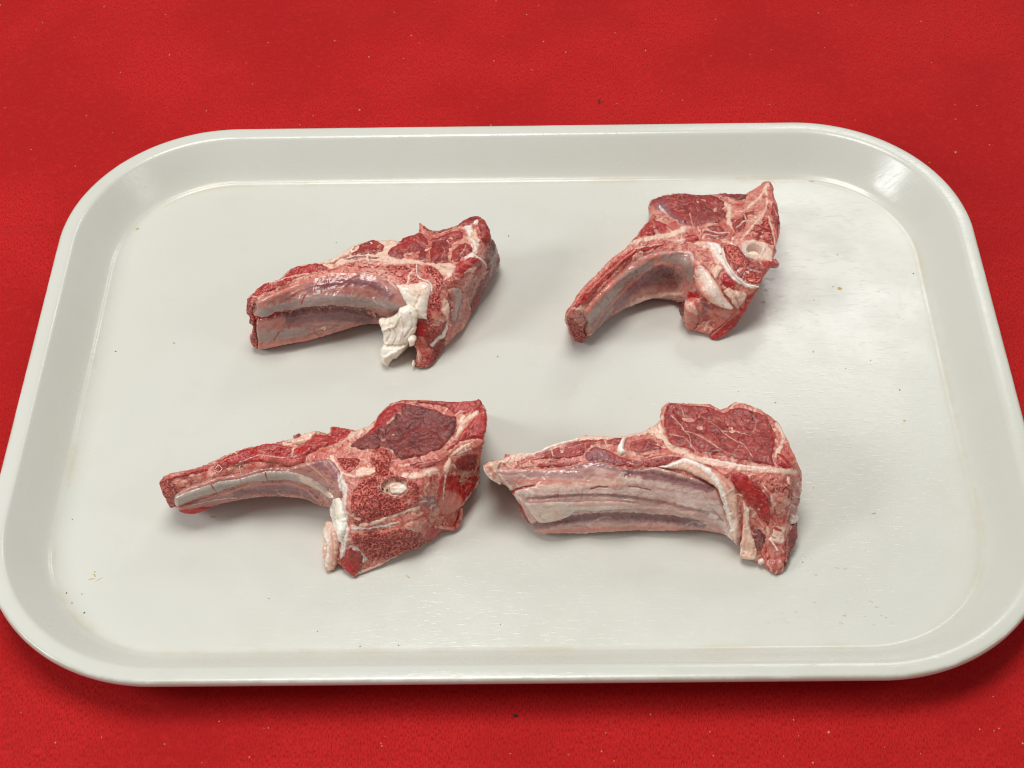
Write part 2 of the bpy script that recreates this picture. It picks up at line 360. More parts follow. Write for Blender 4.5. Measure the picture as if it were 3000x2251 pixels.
def patch(c, name, poly, mat, dz=0.5, sink=1.0, edge=20, sp=7.0, thick=4.0, lump=0.4, rough=0.24, fine=0.09, jag=6, marks=(), hollow=0.0, zmod=None, back=0.85, parent=None):
    """A piece of tissue: an outline on the chop's own relief surface, filled densely, pillowed, roughened and given depth."""
    k = c.s/2.765; sp = sp*k; seed = (c.seed+len(c.root.children)*7) % 97
    B = catmull(poly, sp)
    if jag: B = B+np.column_stack([n2(B/(24*k),seed,4), n2(B/(24*k),seed+5,4)])*jag*1.5*k
    x0,y0 = B.min(0); x1,y1 = B.max(0)
    gx = np.arange(x0, x1, sp); gy = np.arange(y0, y1, sp*0.87)
    G = np.array([(x+(sp/2 if j%2 else 0), y) for j,y in enumerate(gy) for x in gx]) if len(gx) and len(gy) else np.zeros((0,2))
    if len(G):
        G = G+(RNG.random(G.shape)-0.5)*sp*0.3; G = G[inside(G,B)]
        if len(G): G = G[segdist(G,B,True) > sp*0.55]
    nb = len(B); allp = np.vstack([B,G]) if len(G) else B
    vs, es, fs, ov, oe, of = delaunay_2d_cdt([tuple(p) for p in allp], [(i,(i+1)%nb) for i in range(nb)], [], 0, 1e-4)
    XY = np.array([tuple(v) for v in vs]); T = np.array([f for f in fs if len(f) == 3])
    T = T[inside(XY[T].mean(1), B)]
    # screen y is down: make faces wind towards the camera
    a = XY[T]; ar = (a[:,1,0]-a[:,0,0])*(a[:,2,1]-a[:,0,1])-(a[:,1,1]-a[:,0,1])*(a[:,2,0]-a[:,0,0])
    T[ar > 0] = T[ar > 0][:,::-1]
    d = segdist(XY, B, True); 
    z = c.z(XY)
    if zmod is not None: z = z+zmod(XY)
    z = np.maximum(z, 0.4); P = c.world(XY, z)
    def normals(P):
        fn = np.cross(P[T[:,1]]-P[T[:,0]], P[T[:,2]]-P[T[:,0]]); N = np.zeros_like(P)
        for j in range(3): np.add.at(N, T[:,j], fn)
        return N/(np.linalg.norm(N,axis=1)[:,None]+1e-12)
    N = normals(P)
    p = np.clip(d/(edge*k), 0, 1); prof = np.sqrt(1-(1-p)**2)
    off = -sink+(sink+dz)*prof
    off -= hollow*sstep(d/(edge*k*2.2))
    off = off+prof*(1.45*lump*fbm(P/7.0,2,seed)+1.25*rough*fbm(P/2.2,2,seed+3)+fine*fbm(P/0.9,1,seed+8))
    chan = {}; rs = random.Random(seed*31+len(poly)); marks = list(marks)
    cv = np.cov((B-B.mean(0)).T); ew, evv = np.linalg.eigh(cv); axis = evv[:,1]; ang0 = math.atan2(axis[1],axis[0])
    areak = 0.5*abs(np.dot(B[:,0],np.roll(B[:,1],-1))-np.dot(B[:,1],np.roll(B[:,0],-1)))/(k*k*2500)
    for ch, dens, w0, w1, l0, l1, h, st, spread in AUTO.get(mat.name, ()):
        for _ in range(int(areak*dens+rs.random())):
            p0 = XY[rs.randrange(len(XY))]; a_ = ang0+rs.gauss(0, spread); l_ = rs.uniform(l0,l1)*k
            q = [p0]
            for _j in range(3):
                a_ += rs.gauss(0, 0.45); q.append(q[-1]+np.array([math.cos(a_),math.sin(a_)])*l_/3)
            marks.append((ch, rs.uniform(w0,w1), h*rs.uniform(0.4,1.2), q, st*rs.uniform(0.6,1.15)))
    if marks: WP = np.column_stack([n2(XY/(26*k),seed+11,3), n2(XY/(26*k),seed+17,3)])
    for mk in marks:
        ch, w, h, pts = mk[:4]; st = mk[4] if len(mk) > 4 else 1.0
        pts_ = np.array(pts, float)
        fw = abs(w)*k
        Q = XY+WP*(3+0.22*min(fw,60))*k
        lo, hi = pts_.min(0)-fw*1.6-6, pts_.max(0)+fw*1.6+6
        near = np.where(((Q > lo) & (Q < hi)).all(1))[0]
        if not len(near): continue
        Qa = Q; Q = Qa[near]
        if w > 0:                                           # a stroke w wide
            L = catmull(pts_, 12*k, False) if len(pts_) > 2 else pts_
            g = sstep(1.25-segdist(Q, L, False)/(fw/2)*0.85)
        else:                                               # an area with a soft border -w wide
            L = catmull(pts_, 14*k); dd = segdist(Q, L, True); ins = inside(Q, L)
            g = sstep(0.5+np.where(ins, dd, -dd)/fw)
        gf = np.zeros(len(XY)); gf[near] = g; g = gf
        if ch: chan[ch] = np.maximum(chan.get(ch, 0), g*st)
        off = off+h*g*prof
    fr_ = FRINGE.get(mat.name)
    if fr_:
        g = sstep(1.15-d/(fr_[1]*k)+0.9*n2(XY/(20*k),seed+23,3))*fr_[2]; chan[fr_[0]] = np.maximum(chan.get(fr_[0],0), g)
    P = P+N*off[:,None]
    P[:,2] = np.maximum(P[:,2], 0.25)
    # depth: boundary rings
    ed = np.concatenate([T[:,[0,1]],T[:,[1,2]],T[:,[2,0]]]); key = np.sort(ed,1); key = key[:,0].astype(np.int64)*10000000+key[:,1]
    _, fi_, cn = np.unique(key, return_index=True, return_counts=True)
    bd = [(int(a_),int(b_)) for a_,b_ in ed[fi_[cn == 1]]]
    bv = sorted({i for e in bd for i in e}); pos = {v:i for i,v in enumerate(bv)}
    ctr = XY.mean(0); on = np.zeros((len(bv),2))
    for a_, b_ in bd:
        t = XY[b_]-XY[a_]; nrm = np.array([-t[1], t[0]]); nrm /= np.linalg.norm(nrm)+1e-9
        on[pos[a_]] += nrm; on[pos[b_]] += nrm
    on /= np.linalg.norm(on,axis=1)[:,None]+1e-9
    # orient outwards with a probe
    probe = inside(XY[bv]+on*2.0, B); on[probe] *= -1
    bxy_ = XY[bv]; wgt = np.exp(-((bxy_[:,None]-bxy_[None])**2).sum(2)/(2*(26*k)**2))
    on = wgt@on; on /= np.linalg.norm(on,axis=1)[:,None]+1e-9
    front = np.clip(on[:,1]*3.0+1.3, 0, 1)
    bp = P[bv]; nv = len(XY); V = [P]; F = [tuple(t) for t in T]
    drop = np.minimum(thick, np.maximum(bp[:,2]-0.3, 0.05))
    pz = c.s*FPX/np.linalg.norm(bp.mean(0)-CAM)*0.636; ext = np.zeros(len(bv)); alive = np.ones(len(bv), bool)
    for stp in range(1, 60):
        alive &= inside(bxy_+np.array([0.0, (stp+0.5)*12*k]), B); ext[alive] = stp*12*k
        if not alive.any(): break
    lim = np.maximum(0.85*ext/pz, 0.8); lim = np.minimum(lim, (wgt@lim)/wgt.sum(1))
    drop = drop*front+np.minimum(drop, lim)*(1-front)
    prev = bv
    for r_, fr in enumerate((0.35, 0.7, 1.0)):
        q = bp.copy(); q[:,2] -= drop*fr
        q += FWD[None]*(drop*fr*(back*front))[:,None]
        side = np.array([1.0,0,0])[None]*(-(on[:,0])*drop*fr*0.12)[:,None]; q += side
        if thick > 8: q += (fbm(q/6.0,2,seed+31)*0.8*fr)[:,None]*np.column_stack([on[:,0],-on[:,1],np.zeros(len(on))]) * (1-front)[:,None]
        start = nv+r_*len(bv); cur = [start+i for i in range(len(bv))]; V.append(q)
        for a_, b_ in bd:
            i, j = pos[a_], pos[b_]; F.append((prev[j] if r_ == 0 else prev[j], prev[i], cur[i], cur[j]))
        prev = cur
    # bottom cap from the boundary only
    try:
        bxy = [tuple(XY[v]) for v in bv]
        vs2, _, fs2, ov2, _, _ = delaunay_2d_cdt(bxy, [(pos[a_],pos[b_]) for a_,b_ in bd], [], 0, 1e-4)
        if len(vs2) == len(bxy):
            q2 = np.array(bxy); f2 = np.array([f for f in fs2 if len(f) == 3])
            for f in f2[inside(q2[f2].mean(1), B)]: F.append(tuple(prev[i] for i in f))
    except Exception: pass
    V = np.vstack(V)-c.b
    o = mesh_obj(name, V, F, mat, parent or c.root)
    for ch, g in chan.items():
        full = np.zeros(len(V), np.float32); full[:nv] = g
        at = o.data.attributes.new(ch,'FLOAT','POINT'); at.data.foreach_set('value', full)
    return o

def thread(c, pts, r=0.28, zoff=1.0, name='sinew_thread', mat='thread'):
    L = catmull(pts, 12*c.s/2.765, False); z = c.z(L)+zoff; P = c.world(L, np.maximum(z,0.3)); n = len(P); V = []; F = []
    P = P+np.column_stack([fbm(P/2.0,2,3),fbm(P/2.0,2,9),fbm(P/2.0,2,14)])*0.25
    for i in range(n):
        t = P[min(i+1,n-1)]-P[max(i-1,0)]; t /= np.linalg.norm(t)+1e-9
        u = np.cross(t,[0.3,0.2,1.0]); u /= np.linalg.norm(u); w = np.cross(t,u)
        rr = r*(0.35+0.65*math.sin(math.pi*min(max((i+0.6)/(n+0.2),0.05),0.97))**0.5)
        for k in range(6): V.append(P[i]+rr*(math.cos(k*math.pi/3)*u+math.sin(k*math.pi/3)*w))
    for i in range(n-1):
        for k in range(6): F.append((i*6+k, i*6+(k+1)%6, (i+1)*6+(k+1)%6, (i+1)*6+k))
    F += [tuple(range(5,-1,-1)), tuple((n-1)*6+k for k in range(6))]
    return mesh_obj(name, np.array(V)-c.b, F, M[mat], c.root)
def nodule(c, x, y, rx, ry, zoff, name='fat_nodule', mat='whitefat', rz=None, parent=None):
    P0 = c.world(np.array([[x,y]],float), np.array([max(c.z(np.array([[x,y]],float))[0]+zoff, 1.0)]))[0]
    k = 1/(c.s*6.0); V = []; F = []; nu, nv = 16, 10; rx *= k; ry *= k*1.25; rz = rz or (rx+ry)*0.42
    for j in range(nv+1):
        th = math.pi*j/nv
        for i in range(nu):
            ph = 2*math.pi*i/nu; V.append((rx*math.sin(th)*math.cos(ph), ry*math.sin(th)*math.sin(ph), rz*math.cos(th)))
    V = np.array(V); V *= (1+0.55*fbm(V/2.0+x*0.013,3,5))[:,None]
    for j in range(nv):
        for i in range(nu): F.append((j*nu+i, (j+1)*nu+i, (j+1)*nu+(i+1)%nu, j*nu+(i+1)%nu))
    V = V+P0; V[:,2] = np.maximum(V[:,2], 0.2)
    return mesh_obj(name, V-c.b, F, M[mat], parent or c.root)
# ------------------------------------------------------------------ chop back left (two ribs, hanging white fat)
c = Chop((700,600), 2.765, [(110,715,35),(430,510,36),(850,390,36),(1060,280,36),(1300,290,36),(1470,140,36),(1880,90,36),(2010,150,36),(2040,230,35),
 (1900,420,36),(1640,640,36),(1430,470,36),(1200,560,36),(900,520,36.5),(600,590,36),(330,690,36),(170,760,35.5),(1500,350,34.5),(1750,300,35),
 (200,830,31),(600,760,31),(1000,720,30),(1250,800,28),(400,840,25),(800,800,27),(200,1040,13),(600,960,14),(900,890,16),(150,1175,3),(600,1090,4),(1000,970,6),(1130,950,8),
 (1320,830,26),(1200,930,12),(1570,690,35),(1540,950,22),(1450,1050,16),(1420,1300,2),(1530,1325,1.5),(1700,900,23),(1650,1190,1.5),(1850,990,1.5),(1980,720,3),(2120,520,5),(2130,430,9),
 (1800,600,34),(1960,440,33),(1800,800,19),(1930,640,19),(60,800,30),(60,860,25),(80,1090,9),(80,950,19)],
 'raw lamb chop with two rib ends and a hanging lump of white fat', (1200,900))
A = patch
A(c,'fat_layer',[(75,735),(110,710),(190,635),(330,590),(430,500),(560,465),(700,445),(830,390),(980,300),(1065,275),(1180,275),(1250,268),(1300,290),(1340,255),(1450,215),(1465,130),(1500,160),(1580,200),(1680,180),(1760,160),(1830,110),(1890,86),(1960,92),(2010,145),(2040,220),(2065,300),(2115,390),(2132,460),(2112,530),(2040,620),(1985,715),(1950,790),(1900,895),(1850,985),(1760,1080),(1650,1190),(1580,1280),(1530,1328),(1440,1328),(1415,1290),(1430,1200),(1380,1100),(1330,1000),(1250,960),(1130,962),(1000,972),(850,1012),(600,1092),(350,1142),(155,1178),(105,1150),(85,1090),(110,1000),(75,950),(80,900),(52,850),(58,800)],
  M['pinkfat'], dz=0.0, sink=1.8, edge=32, thick=40, lump=0.5, rough=0.35, fine=0.12, marks=[
  ('fat',-30,0,[(430,500),(700,440),(980,300),(1250,265),(1310,300),(1200,400),(1400,450),(1650,470),(1750,480),(1720,580),(1640,560),(1560,490),(1300,480),(1000,450),(800,500),(560,560),(600,490)]),
  ('white',60,0.4,[(1850,180),(1880,240),(1910,330),(1860,440)]),('mem',-30,-0.2,[(1700,680),(1800,680),(1820,780),(1790,900),(1740,980),(1700,900)],0.7),
  ('fat',-30,0.3,[(1660,760),(1700,800),(1690,930),(1640,850)]),('blood',-30,0,[(1740,480),(1840,440),(1900,470),(1850,520),(1790,570)],0.7),
  ('dark',-40,0,[(1850,640),(1940,560),(2000,560),(1900,780),(1800,980),(1760,1000),(1840,800)],0.45),('white',14,0.3,[(1900,400),(1990,470),(2040,570)]),
  ('blood',-25,0,[(60,760),(120,760),(130,830),(90,880),(55,850)],0.6)])
A(c,'rib_end',[(72,750),(112,760),(140,800),(115,870),(130,905),(138,990),(150,1060),(158,1160),(115,1150),(90,1090),(112,1000),(80,950),(85,905),(58,850),(62,800)],M['marrow'],dz=1.1,sink=0.6,edge=14,jag=7,marks=[('white',18,0.2,[(105,780),(130,830),(112,870)],0.8),('fat',14,0.1,[(140,990),(150,1150)],0.8)])
A(c,'rib_cap_muscle',[(105,722),(190,645),(330,598),(430,512),(560,478),(670,478),(740,520),(640,552),(520,600),(400,645),(300,690),(200,728),(140,755)],M['muscle_red'],jag=8,marks=[('fat',18,0.2,[(250,640),(420,590),(560,560)],0.7),('fat',26,0.2,[(300,690),(480,610),(680,545)],0.8),('fat',14,0.2,[(330,600),(400,545)],0.8)])
A(c,'fat_cap',[(640,475),(760,440),(840,385),(985,305),(945,355),(890,425),(830,445),(740,485)],M['fat'],dz=0.8,edge=24,rough=0.4,jag=8)
cm = A(c,'cap_muscle',[(985,312),(1070,278),(1130,292),(1180,330),(1166,380),(1110,408),(1000,412),(885,418),(950,360)],M['muscle'],dz=0.9,edge=30,marks=[('white',10,0.3,[(1068,320),(1078,324)]),('fat',10,0.1,[(1120,360),(1150,330)],0.6)])
A(c,'silver_skin',[(850,430),(1000,412),(1130,420),(1140,440),(1000,445),(860,452)],M['membrane'],dz=0.5,edge=12,marks=[('mem',22,0,[(870,440),(1120,430)],0.8)],parent=cm)
A(c,'eye_muscle',[(1195,390),(1255,312),(1340,262),(1450,225),(1492,225),(1530,268),(1540,330),(1520,400),(1530,455),(1440,455),(1360,450),(1280,440),(1208,422)],M['muscle'],dz=0.9,edge=46,lump=0.7,marks=[('blood',-30,0,[(1230,330),(1400,240),(1490,235),(1480,290),(1380,340),(1260,370)],0.5),('dark',-40,-0.3,[(1220,400),(1400,390),(1520,420),(1500,460),(1300,450)],0.45)])
A(c,'eye_muscle',[(1540,275),(1600,262),(1690,222),(1780,192),(1822,212),(1826,290),(1760,320),(1710,380),(1700,460),(1640,478),(1560,465),(1528,410),(1545,340)],M['muscle'],dz=0.8,edge=50,lump=0.7,marks=[('fat',12,-0.2,[(1540,320),(1570,300),(1640,290)],0.4),('dark',-40,-0.3,[(1540,420),(1680,420),(1690,470),(1560,470)],0.4),('fat',9,0.1,[(1640,340),(1670,390),(1640,440)],0.5)])
A(c,'eye_muscle',[(1720,380),(1765,325),(1830,300),(1885,330),(1900,380),(1840,425),(1760,468),(1712,462)],M['muscle'],dz=0.9,edge=44,lump=0.5,marks=[('fat',8,0.1,[(1790,420),(1830,370),(1840,330)],0.6),('fat',8,0.1,[(1800,380),(1860,370)],0.5)])
A(c,'outer_muscle',[(1475,190),(1500,172),(1580,210),(1680,190),(1760,165),(1830,115),(1890,90),(1960,96),(2010,150),(2040,220),(2050,300),(2010,330),(1960,290),(1945,230),(1925,170),(1860,190),(1790,182),(1690,212),(1610,240),(1540,232)],M['muscle'],dz=0.9,edge=32,lump=0.5,jag=7,marks=[('fat',20,0.2,[(1520,235),(1600,250),(1680,225)],0.8),('white',30,0.5,[(1880,190),(1910,160),(1930,150)])])
A(c,'fat_seam',[(1830,215),(1870,200),(1920,185),(1945,240),(1960,300),(1930,330),(1950,380),(1920,420),(1880,400),(1890,340),(1835,290)],M['fat'],dz=0.7,edge=34,rough=0.4,jag=13,marks=[('white',26,0.3,[(1890,300),(1930,340),(1925,400)])])
A(c,'side_muscle',[(2015,335),(2048,260),(2090,330),(2126,450),(2108,530),(2038,612),(1985,715),(1920,850),(1880,900),(1880,800),(1930,660),(2000,550),(1985,440)],M['muscle_dark'],dz=0.8,edge=36,lump=0.7,marks=[('fat',10,0.1,[(2060,330),(2090,420),(2060,520)],0.45),('blood',-30,0,[(1900,800),(1990,640),(2010,660),(1920,850)],0.7)])
A(c,'side_muscle',[(1740,480),(1830,435),(1900,415),(1970,440),(2000,540),(1930,610),(1880,560),(1800,560)],M['muscle_red'],dz=0.5,edge=30,lump=0.6,jag=9,marks=[('fat',-20,0.4,[(1790,590),(1860,520),(1920,500),(1890,570),(1820,620)]),('white',16,0.4,[(1900,410),(1990,470),(2035,565)],0.9),('pink',30,0.1,[(1830,470),(1900,500)],0.6)])
A(c,'rib_membrane',[(150,775),(330,692),(520,622),(720,565),(900,548),(1050,552),(1180,588),(1280,655),(1360,755),(1385,830),(1330,900),(1260,950),(1180,962),(1130,962),(1000,970),(850,1010),(600,1088),(350,1138),(160,1172),(150,1060),(140,990),(142,915),(120,885),(145,820)],M['membrane'],dz=1.7,sink=0.5,edge=24,lump=0.25,rough=0.08,fine=0.03,jag=4,marks=[
  ('bone',76,0.9,[(200,845),(400,800),(600,765),(800,752),(1000,758),(1200,790),(1300,822)]),('bone',95,0.5,[(180,1045),(350,1028),(520,1000)],0.75),
  ('pink',34,0.3,[(150,880),(400,825),(600,802),(800,796),(1050,800),(1260,860)],0.9),('blood',36,-1.6,[(125,906),(260,885),(400,842)],1.0),('dark',46,-1.3,[(380,862),(600,832),(800,822),(1000,850),(1200,915)],0.75),
  ('mem',100,-0.2,[(330,930),(600,890),(850,880),(1050,910)],1.0),('dark',90,-0.2,[(400,905),(650,875),(900,885),(1050,920)],0.5),('mem',80,0,[(560,690),(760,650),(950,625),(1100,650),(1230,740)],0.8),('dark',46,-0.3,[(640,680),(950,640),(1150,690)],0.42),
  ('pink',60,0.2,[(160,940),(350,920),(300,980)],0.7),('pink',40,0.3,[(250,745),(520,640),(760,580),(950,570)],0.8),('fat',34,0.4,[(520,610),(760,560),(950,545),(1130,565),(1270,640)],0.9),
  ('blood',12,-0.2,[(548,735),(520,785)],1.0),('blood',12,-0.2,[(318,1010),(282,1080)],1.0),('pink',40,0.2,[(160,1140),(400,1110),(700,1050),(950,960)],0.9),('white',8,0.3,[(690,790),(720,800)]),
  ('mem',24,-0.25,[(330,780),(520,700),(700,640)],0.4),('pink',14,0.3,[(420,720),(640,660),(840,640)],0.6),('fat',16,0.3,[(670,975),(700,965),(690,990)],0.8),('blood',-16,0,[(1150,880),(1230,900),(1190,945),(1130,930)],0.5)])
A(c,'rib_marrow',[(825,492),(900,466),(1050,472),(1150,492),(1300,490),(1418,498),(1428,560),(1470,610),(1455,645),(1380,632),(1280,590),(1200,545),(1080,522),(950,512)],M['marrow'],dz=0.5,edge=14,hollow=0.5,rough=0.5,fine=0.25,marks=[('white',20,0.4,[(1060,490),(1120,490)],0.9),('blood',30,0,[(1240,590),(1330,625)],0.8),('dark',26,-0.2,[(1260,520),(1310,540)],0.5)])
A(c,'vertebra_marrow',[(1500,500),(1560,500),(1630,540),(1662,600),(1642,680),(1622,780),(1632,880),(1590,960),(1540,972),(1518,900),(1545,780),(1572,690),(1592,640),(1560,580),(1510,550)],M['marrow'],dz=0.6,edge=14,hollow=0.4,rough=0.45,fine=0.25,marks=[('blood',50,0,[(1520,520),(1600,560)],0.5)])
A(c,'joint_cartilage',[(1430,488),(1448,492),(1452,560),(1490,598),(1540,608),(1576,660),(1570,720),(1550,700),(1545,650),(1500,625),(1450,600),(1432,560)],M['cartilage'],dz=0.9,edge=9,jag=2,marks=[('white',10,0.2,[(1440,495),(1442,565),(1470,605)],0.5),('mem',12,0,[(1480,600),(1540,620)],0.5)])
A(c,'vertebra',[(1440,945),(1515,930),(1590,980),(1660,890),(1695,960),(1690,1060),(1670,1160),(1600,1270),(1530,1322),(1440,1322),(1425,1290),(1480,1285),(1505,1200),(1470,1100),(1430,1050)],M['muscle'],dz=0.7,edge=24,rough=0.4,fine=0.15,jag=6,marks=[('blood',-25,0,[(1440,950),(1500,950),(1510,1050),(1450,1060)],0.95),('white',34,0.8,[(1690,960),(1640,1050),(1560,1130)],1.0),('pink',-30,0.2,[(1430,1080),(1500,1070),(1520,1200),(1470,1290),(1440,1200)],0.9),('sponge',-30,0,[(1530,980),(1660,920),(1640,1000),(1560,1080)],0.7),('dark',-30,0,[(1560,1170),(1670,1080),(1660,1180),(1550,1310)],0.4)])
A(c,'cartilage_sheet',[(1690,690),(1740,672),(1800,678),(1812,780),(1780,860),(1740,960),(1710,930),(1722,850),(1715,770)],M['membrane'],dz=0.9,edge=24,lump=0.6,marks=[('bone',60,0,[(1750,700),(1770,800),(1740,900)],0.8),('pink',20,0.3,[(1700,700),(1715,800),(1710,920)],0.8)])
zl = lambda X: np.interp(X[:,1],[620,850,950,1330],[0.5,3,4.5,0.5])
A(c,'fat_lump',[(1262,655),(1340,645),(1420,640),(1490,622),(1545,640),(1562,690),(1540,770),(1525,860),(1530,930),(1450,925),(1400,880),(1350,810)],M['whitefat'],dz=2.4,edge=60,lump=0.4,rough=0.15,marks=[('fat',-60,0,[(1280,650),(1500,620),(1560,690),(1500,760),(1380,720)],0.7),(None,20,-0.6,[(1420,860),(1450,800),(1470,740)])])
c2 = Chop((700,600), 2.765, [(1290,850,31),(1380,800,33),(1440,900,29),(1110,930,22),(1180,930,24),(1150,1060,16),(1300,1000,22),(1420,1080,18),(1135,1180,11),(1190,1330,2),(1290,1250,6),(1400,1280,4)], 'x', (1200,900))
bpy.data.objects.remove(c2.root); c2.root = c.root; c2.b = c.b
fl2 = A(c2,'fat_lump',[(1290,850),(1375,805),(1428,850),(1440,920),(1422,1050),(1372,1150),(1290,1250),(1240,1280),(1208,1330),(1150,1290),(1136,1190),(1160,1130),(1150,1050),(1125,990),(1108,935),(1180,935),(1260,900)],M['whitefat'],dz=0.8,sink=3.0,edge=70,thick=14,lump=0.7,rough=0.2,jag=6,back=0.6,marks=[(None,26,-1.2,[(1150,1140),(1260,1150),(1380,1130)]),(None,22,0.9,[(1170,1010),(1260,980),(1300,900)]),(None,26,0.9,[(1160,1250),(1250,1190),(1350,1150)]),(None,20,-0.8,[(1390,880),(1410,980),(1350,1060)]),(None,18,-0.6,[(1200,940),(1230,1040),(1200,1110)]),(None,14,0.6,[(1300,880),(1330,1000),(1300,1100)]),(None,12,-0.5,[(1230,960),(1280,1060),(1240,1140)])])
A(c2,'fat_shred',[(1368,1080),(1400,1060),(1435,1075),(1425,1130),(1385,1145)],M['whitefat'],dz=2.2,sink=1.0,edge=24,parent=fl2)
A(c2,'fat_shred',[(1405,1265),(1430,1280),(1425,1320),(1405,1310)],M['whitefat'],dz=1.6,sink=1.0,edge=18,parent=fl2)
A(c2,'fat_shred',[(1440,1180),(1475,1210),(1480,1280),(1450,1265)],M['fat'],dz=1.6,sink=1.0,edge=18,parent=fl2)
for q in ([(1060,770),(1068,830),(1105,895),(1085,950),(1010,962)],[(1320,1025),(1370,1040),(1430,1030)],[(1340,980),(1390,1010),(1420,1045)],[(1360,990),(1370,1040),(1400,1070)]): thread(c,q,r=0.26,zoff=2.5 if q[0][0]>1200 else 0.9)

# ------------------------------------------------------------------ chop back right
c = Chop((1600,500), 2.765, [(200,1090,32),(400,850,34),(640,640,34),(850,530,34),(1100,490,33),(1300,580,33),(1500,700,32.5),(850,250,31),(1100,180,31),(1400,190,31),(1600,190,32),(1790,80,33),(1100,330,32),(1500,400,33),(1800,450,33),(1850,700,31),(1730,930,27),(1650,1070,17),(1540,1260,6),(1400,1370,1),(1200,1310,2),(1090,1200,7),(1130,1080,16),(1200,740,30),(1250,950,24),(1500,1080,19),(1300,1200,9),
 (300,1130,30),(500,920,31),(750,700,32),(1000,640,32),(1200,700,30),(400,1130,20),(700,880,20),(1000,850,17),(1150,900,15),(300,1390,3),(420,1265,4),(620,1125,5),(860,1045,6),(1100,1045,9),(160,1200,25),(250,1395,3),(200,1300,14)],
 'raw lamb chop with strongly hooked rib and round canal hole, nearest the far right corner', (1200,900))
A(c,'fat_layer',[(158,1150),(200,1080),(250,1000),(380,860),(520,720),(640,620),(690,560),(740,510),(760,470),(830,390),(850,340),(835,270),(850,230),(950,190),(1080,170),(1250,185),(1380,175),(1480,180),(1600,180),(1700,130),(1760,80),(1800,70),(1835,100),(1850,200),(1880,270),(1890,350),(1905,420),(1890,540),(1865,600),(1880,640),(1852,700),(1862,745),(1820,785),(1800,820),(1740,920),(1720,960),(1660,1070),(1600,1170),(1540,1260),(1400,1370),(1330,1370),(1310,1330),(1200,1310),(1130,1280),(1080,1200),(1075,1120),(1110,1050),(1060,1045),(1000,1035),(860,1045),(740,1080),(620,1130),(520,1190),(420,1270),(330,1370),(280,1400),(210,1370),(185,1300),(150,1230)],
  M['pinkfat'],dz=0.0,sink=1.8,edge=32,thick=40,lump=0.5,rough=0.3,fine=0.1,marks=[
  ('fat',44,0.3,[(690,590),(850,545),(1050,510),(1120,470)],0.9),('white',-24,0.2,[(1300,580),(1400,600),(1450,700),(1500,800),(1620,910),(1720,930),(1720,950),(1600,940),(1480,850),(1400,720)],0.9),
  ('fat',-24,0.2,[(1580,590),(1680,560),(1780,590),(1830,660),(1830,730),(1740,720),(1640,690)],0.95),('fat',30,0.2,[(1640,300),(1740,200),(1800,110)],0.8),('fat',22,0.3,[(1780,130),(1790,260),(1760,360),(1660,470),(1580,560)],0.75),('fat',18,0.2,[(1800,370),(1830,470),(1860,600)],0.7),
  ('pink',60,0,[(1700,170),(1780,90)],1.0),('fat',40,0.2,[(1400,240),(1480,300),(1480,420),(1540,470)],0.8),('pink',70,0.3,[(200,1110),(300,970),(450,820),(600,680)],1.0),('blood',-18,0,[(1740,735),(1840,735),(1800,790),(1760,770)],0.8),
  ('fat',50,0.2,[(1230,590),(1330,620),(1400,740)],0.8),(None,-16,-4.5,[(1620,640),(1650,598),(1690,588),(1730,600),(1752,640),(1730,678),(1684,692),(1640,678)])])
A(c,'eye_muscle',[(838,290),(852,238),(950,198),(1080,178),(1250,192),(1330,192),(1400,218),(1460,262),(1472,330),(1460,400),(1400,428),(1300,436),(1250,462),(1150,468),(1080,440),(1030,400),(950,350),(880,315)],M['muscle'],dz=0.9,edge=46,lump=0.6,marks=[('mem',-40,0,[(880,300),(955,265),(1030,360),(1110,420),(1090,445),(1000,410),(910,380)],0.9),('white',26,0.1,[(920,300),(960,340),(1000,390)],0.6),('fat',7,0,[(1190,260),(1230,340),(1200,440)],0.5),('fat',7,0,[(1300,300),(1370,330),(1440,370)],0.5),('dark',-60,-0.2,[(1210,330),(1400,280),(1440,380),(1280,440),(1200,420)],0.4),('fat',8,0,[(1160,360),(1190,460)],0.6)])
A(c,'outer_muscle',[(1382,182),(1480,182),(1600,186),(1640,202),(1610,232),(1560,250),(1480,232),(1420,212)],M['muscle_dark'],dz=0.6,edge=22,marks=[('blood',-20,0,[(1400,185),(1560,190),(1540,220),(1420,205)],0.5)])
A(c,'cap_muscle',[(750,512),(770,470),(850,390),(892,352),(890,400),(950,422),(1050,432),(1120,460),(1100,505),(1000,512),(900,528),(800,532),(695,560)],M['muscle_red'],dz=0.8,edge=28,lump=0.7,jag=8,marks=[('fat',26,0.6,[(985,410),(1040,430)],0.9),('white',14,0.1,[(900,385),(960,410)],0.7),('dark',24,-0.3,[(840,420),(900,470),(880,520)],0.5)])
A(c,'side_muscle',[(1832,225),(1860,255),(1884,335),(1898,420),(1884,540),(1868,560),(1850,480),(1822,400),(1816,300)],M['muscle'],dz=0.7,edge=24,marks=[('fat',9,0.1,[(1840,300),(1870,380)],0.6)])
A(c,'inner_muscle',[(1225,500),(1290,460),(1370,440),(1450,462),(1500,500),(1450,540),(1350,560),(1270,535)],M['muscle'],dz=0.7,edge=24,lump=0.6,jag=9,marks=[('fat',14,0.2,[(1300,480),(1380,510),(1480,500)],0.8),('fat',10,0.2,[(1280,520),(1400,540)],0.7)])
A(c,'inner_muscle',[(1505,430),(1600,352),(1680,320),(1702,370),(1640,440),(1580,500),(1520,490)],M['muscle'],dz=0.7,edge=24,lump=0.6,jag=10,marks=[('fat',14,0.2,[(1540,470),(1600,420),(1660,400)],0.9),('fat',12,0.2,[(1600,360),(1630,420)],0.8)])
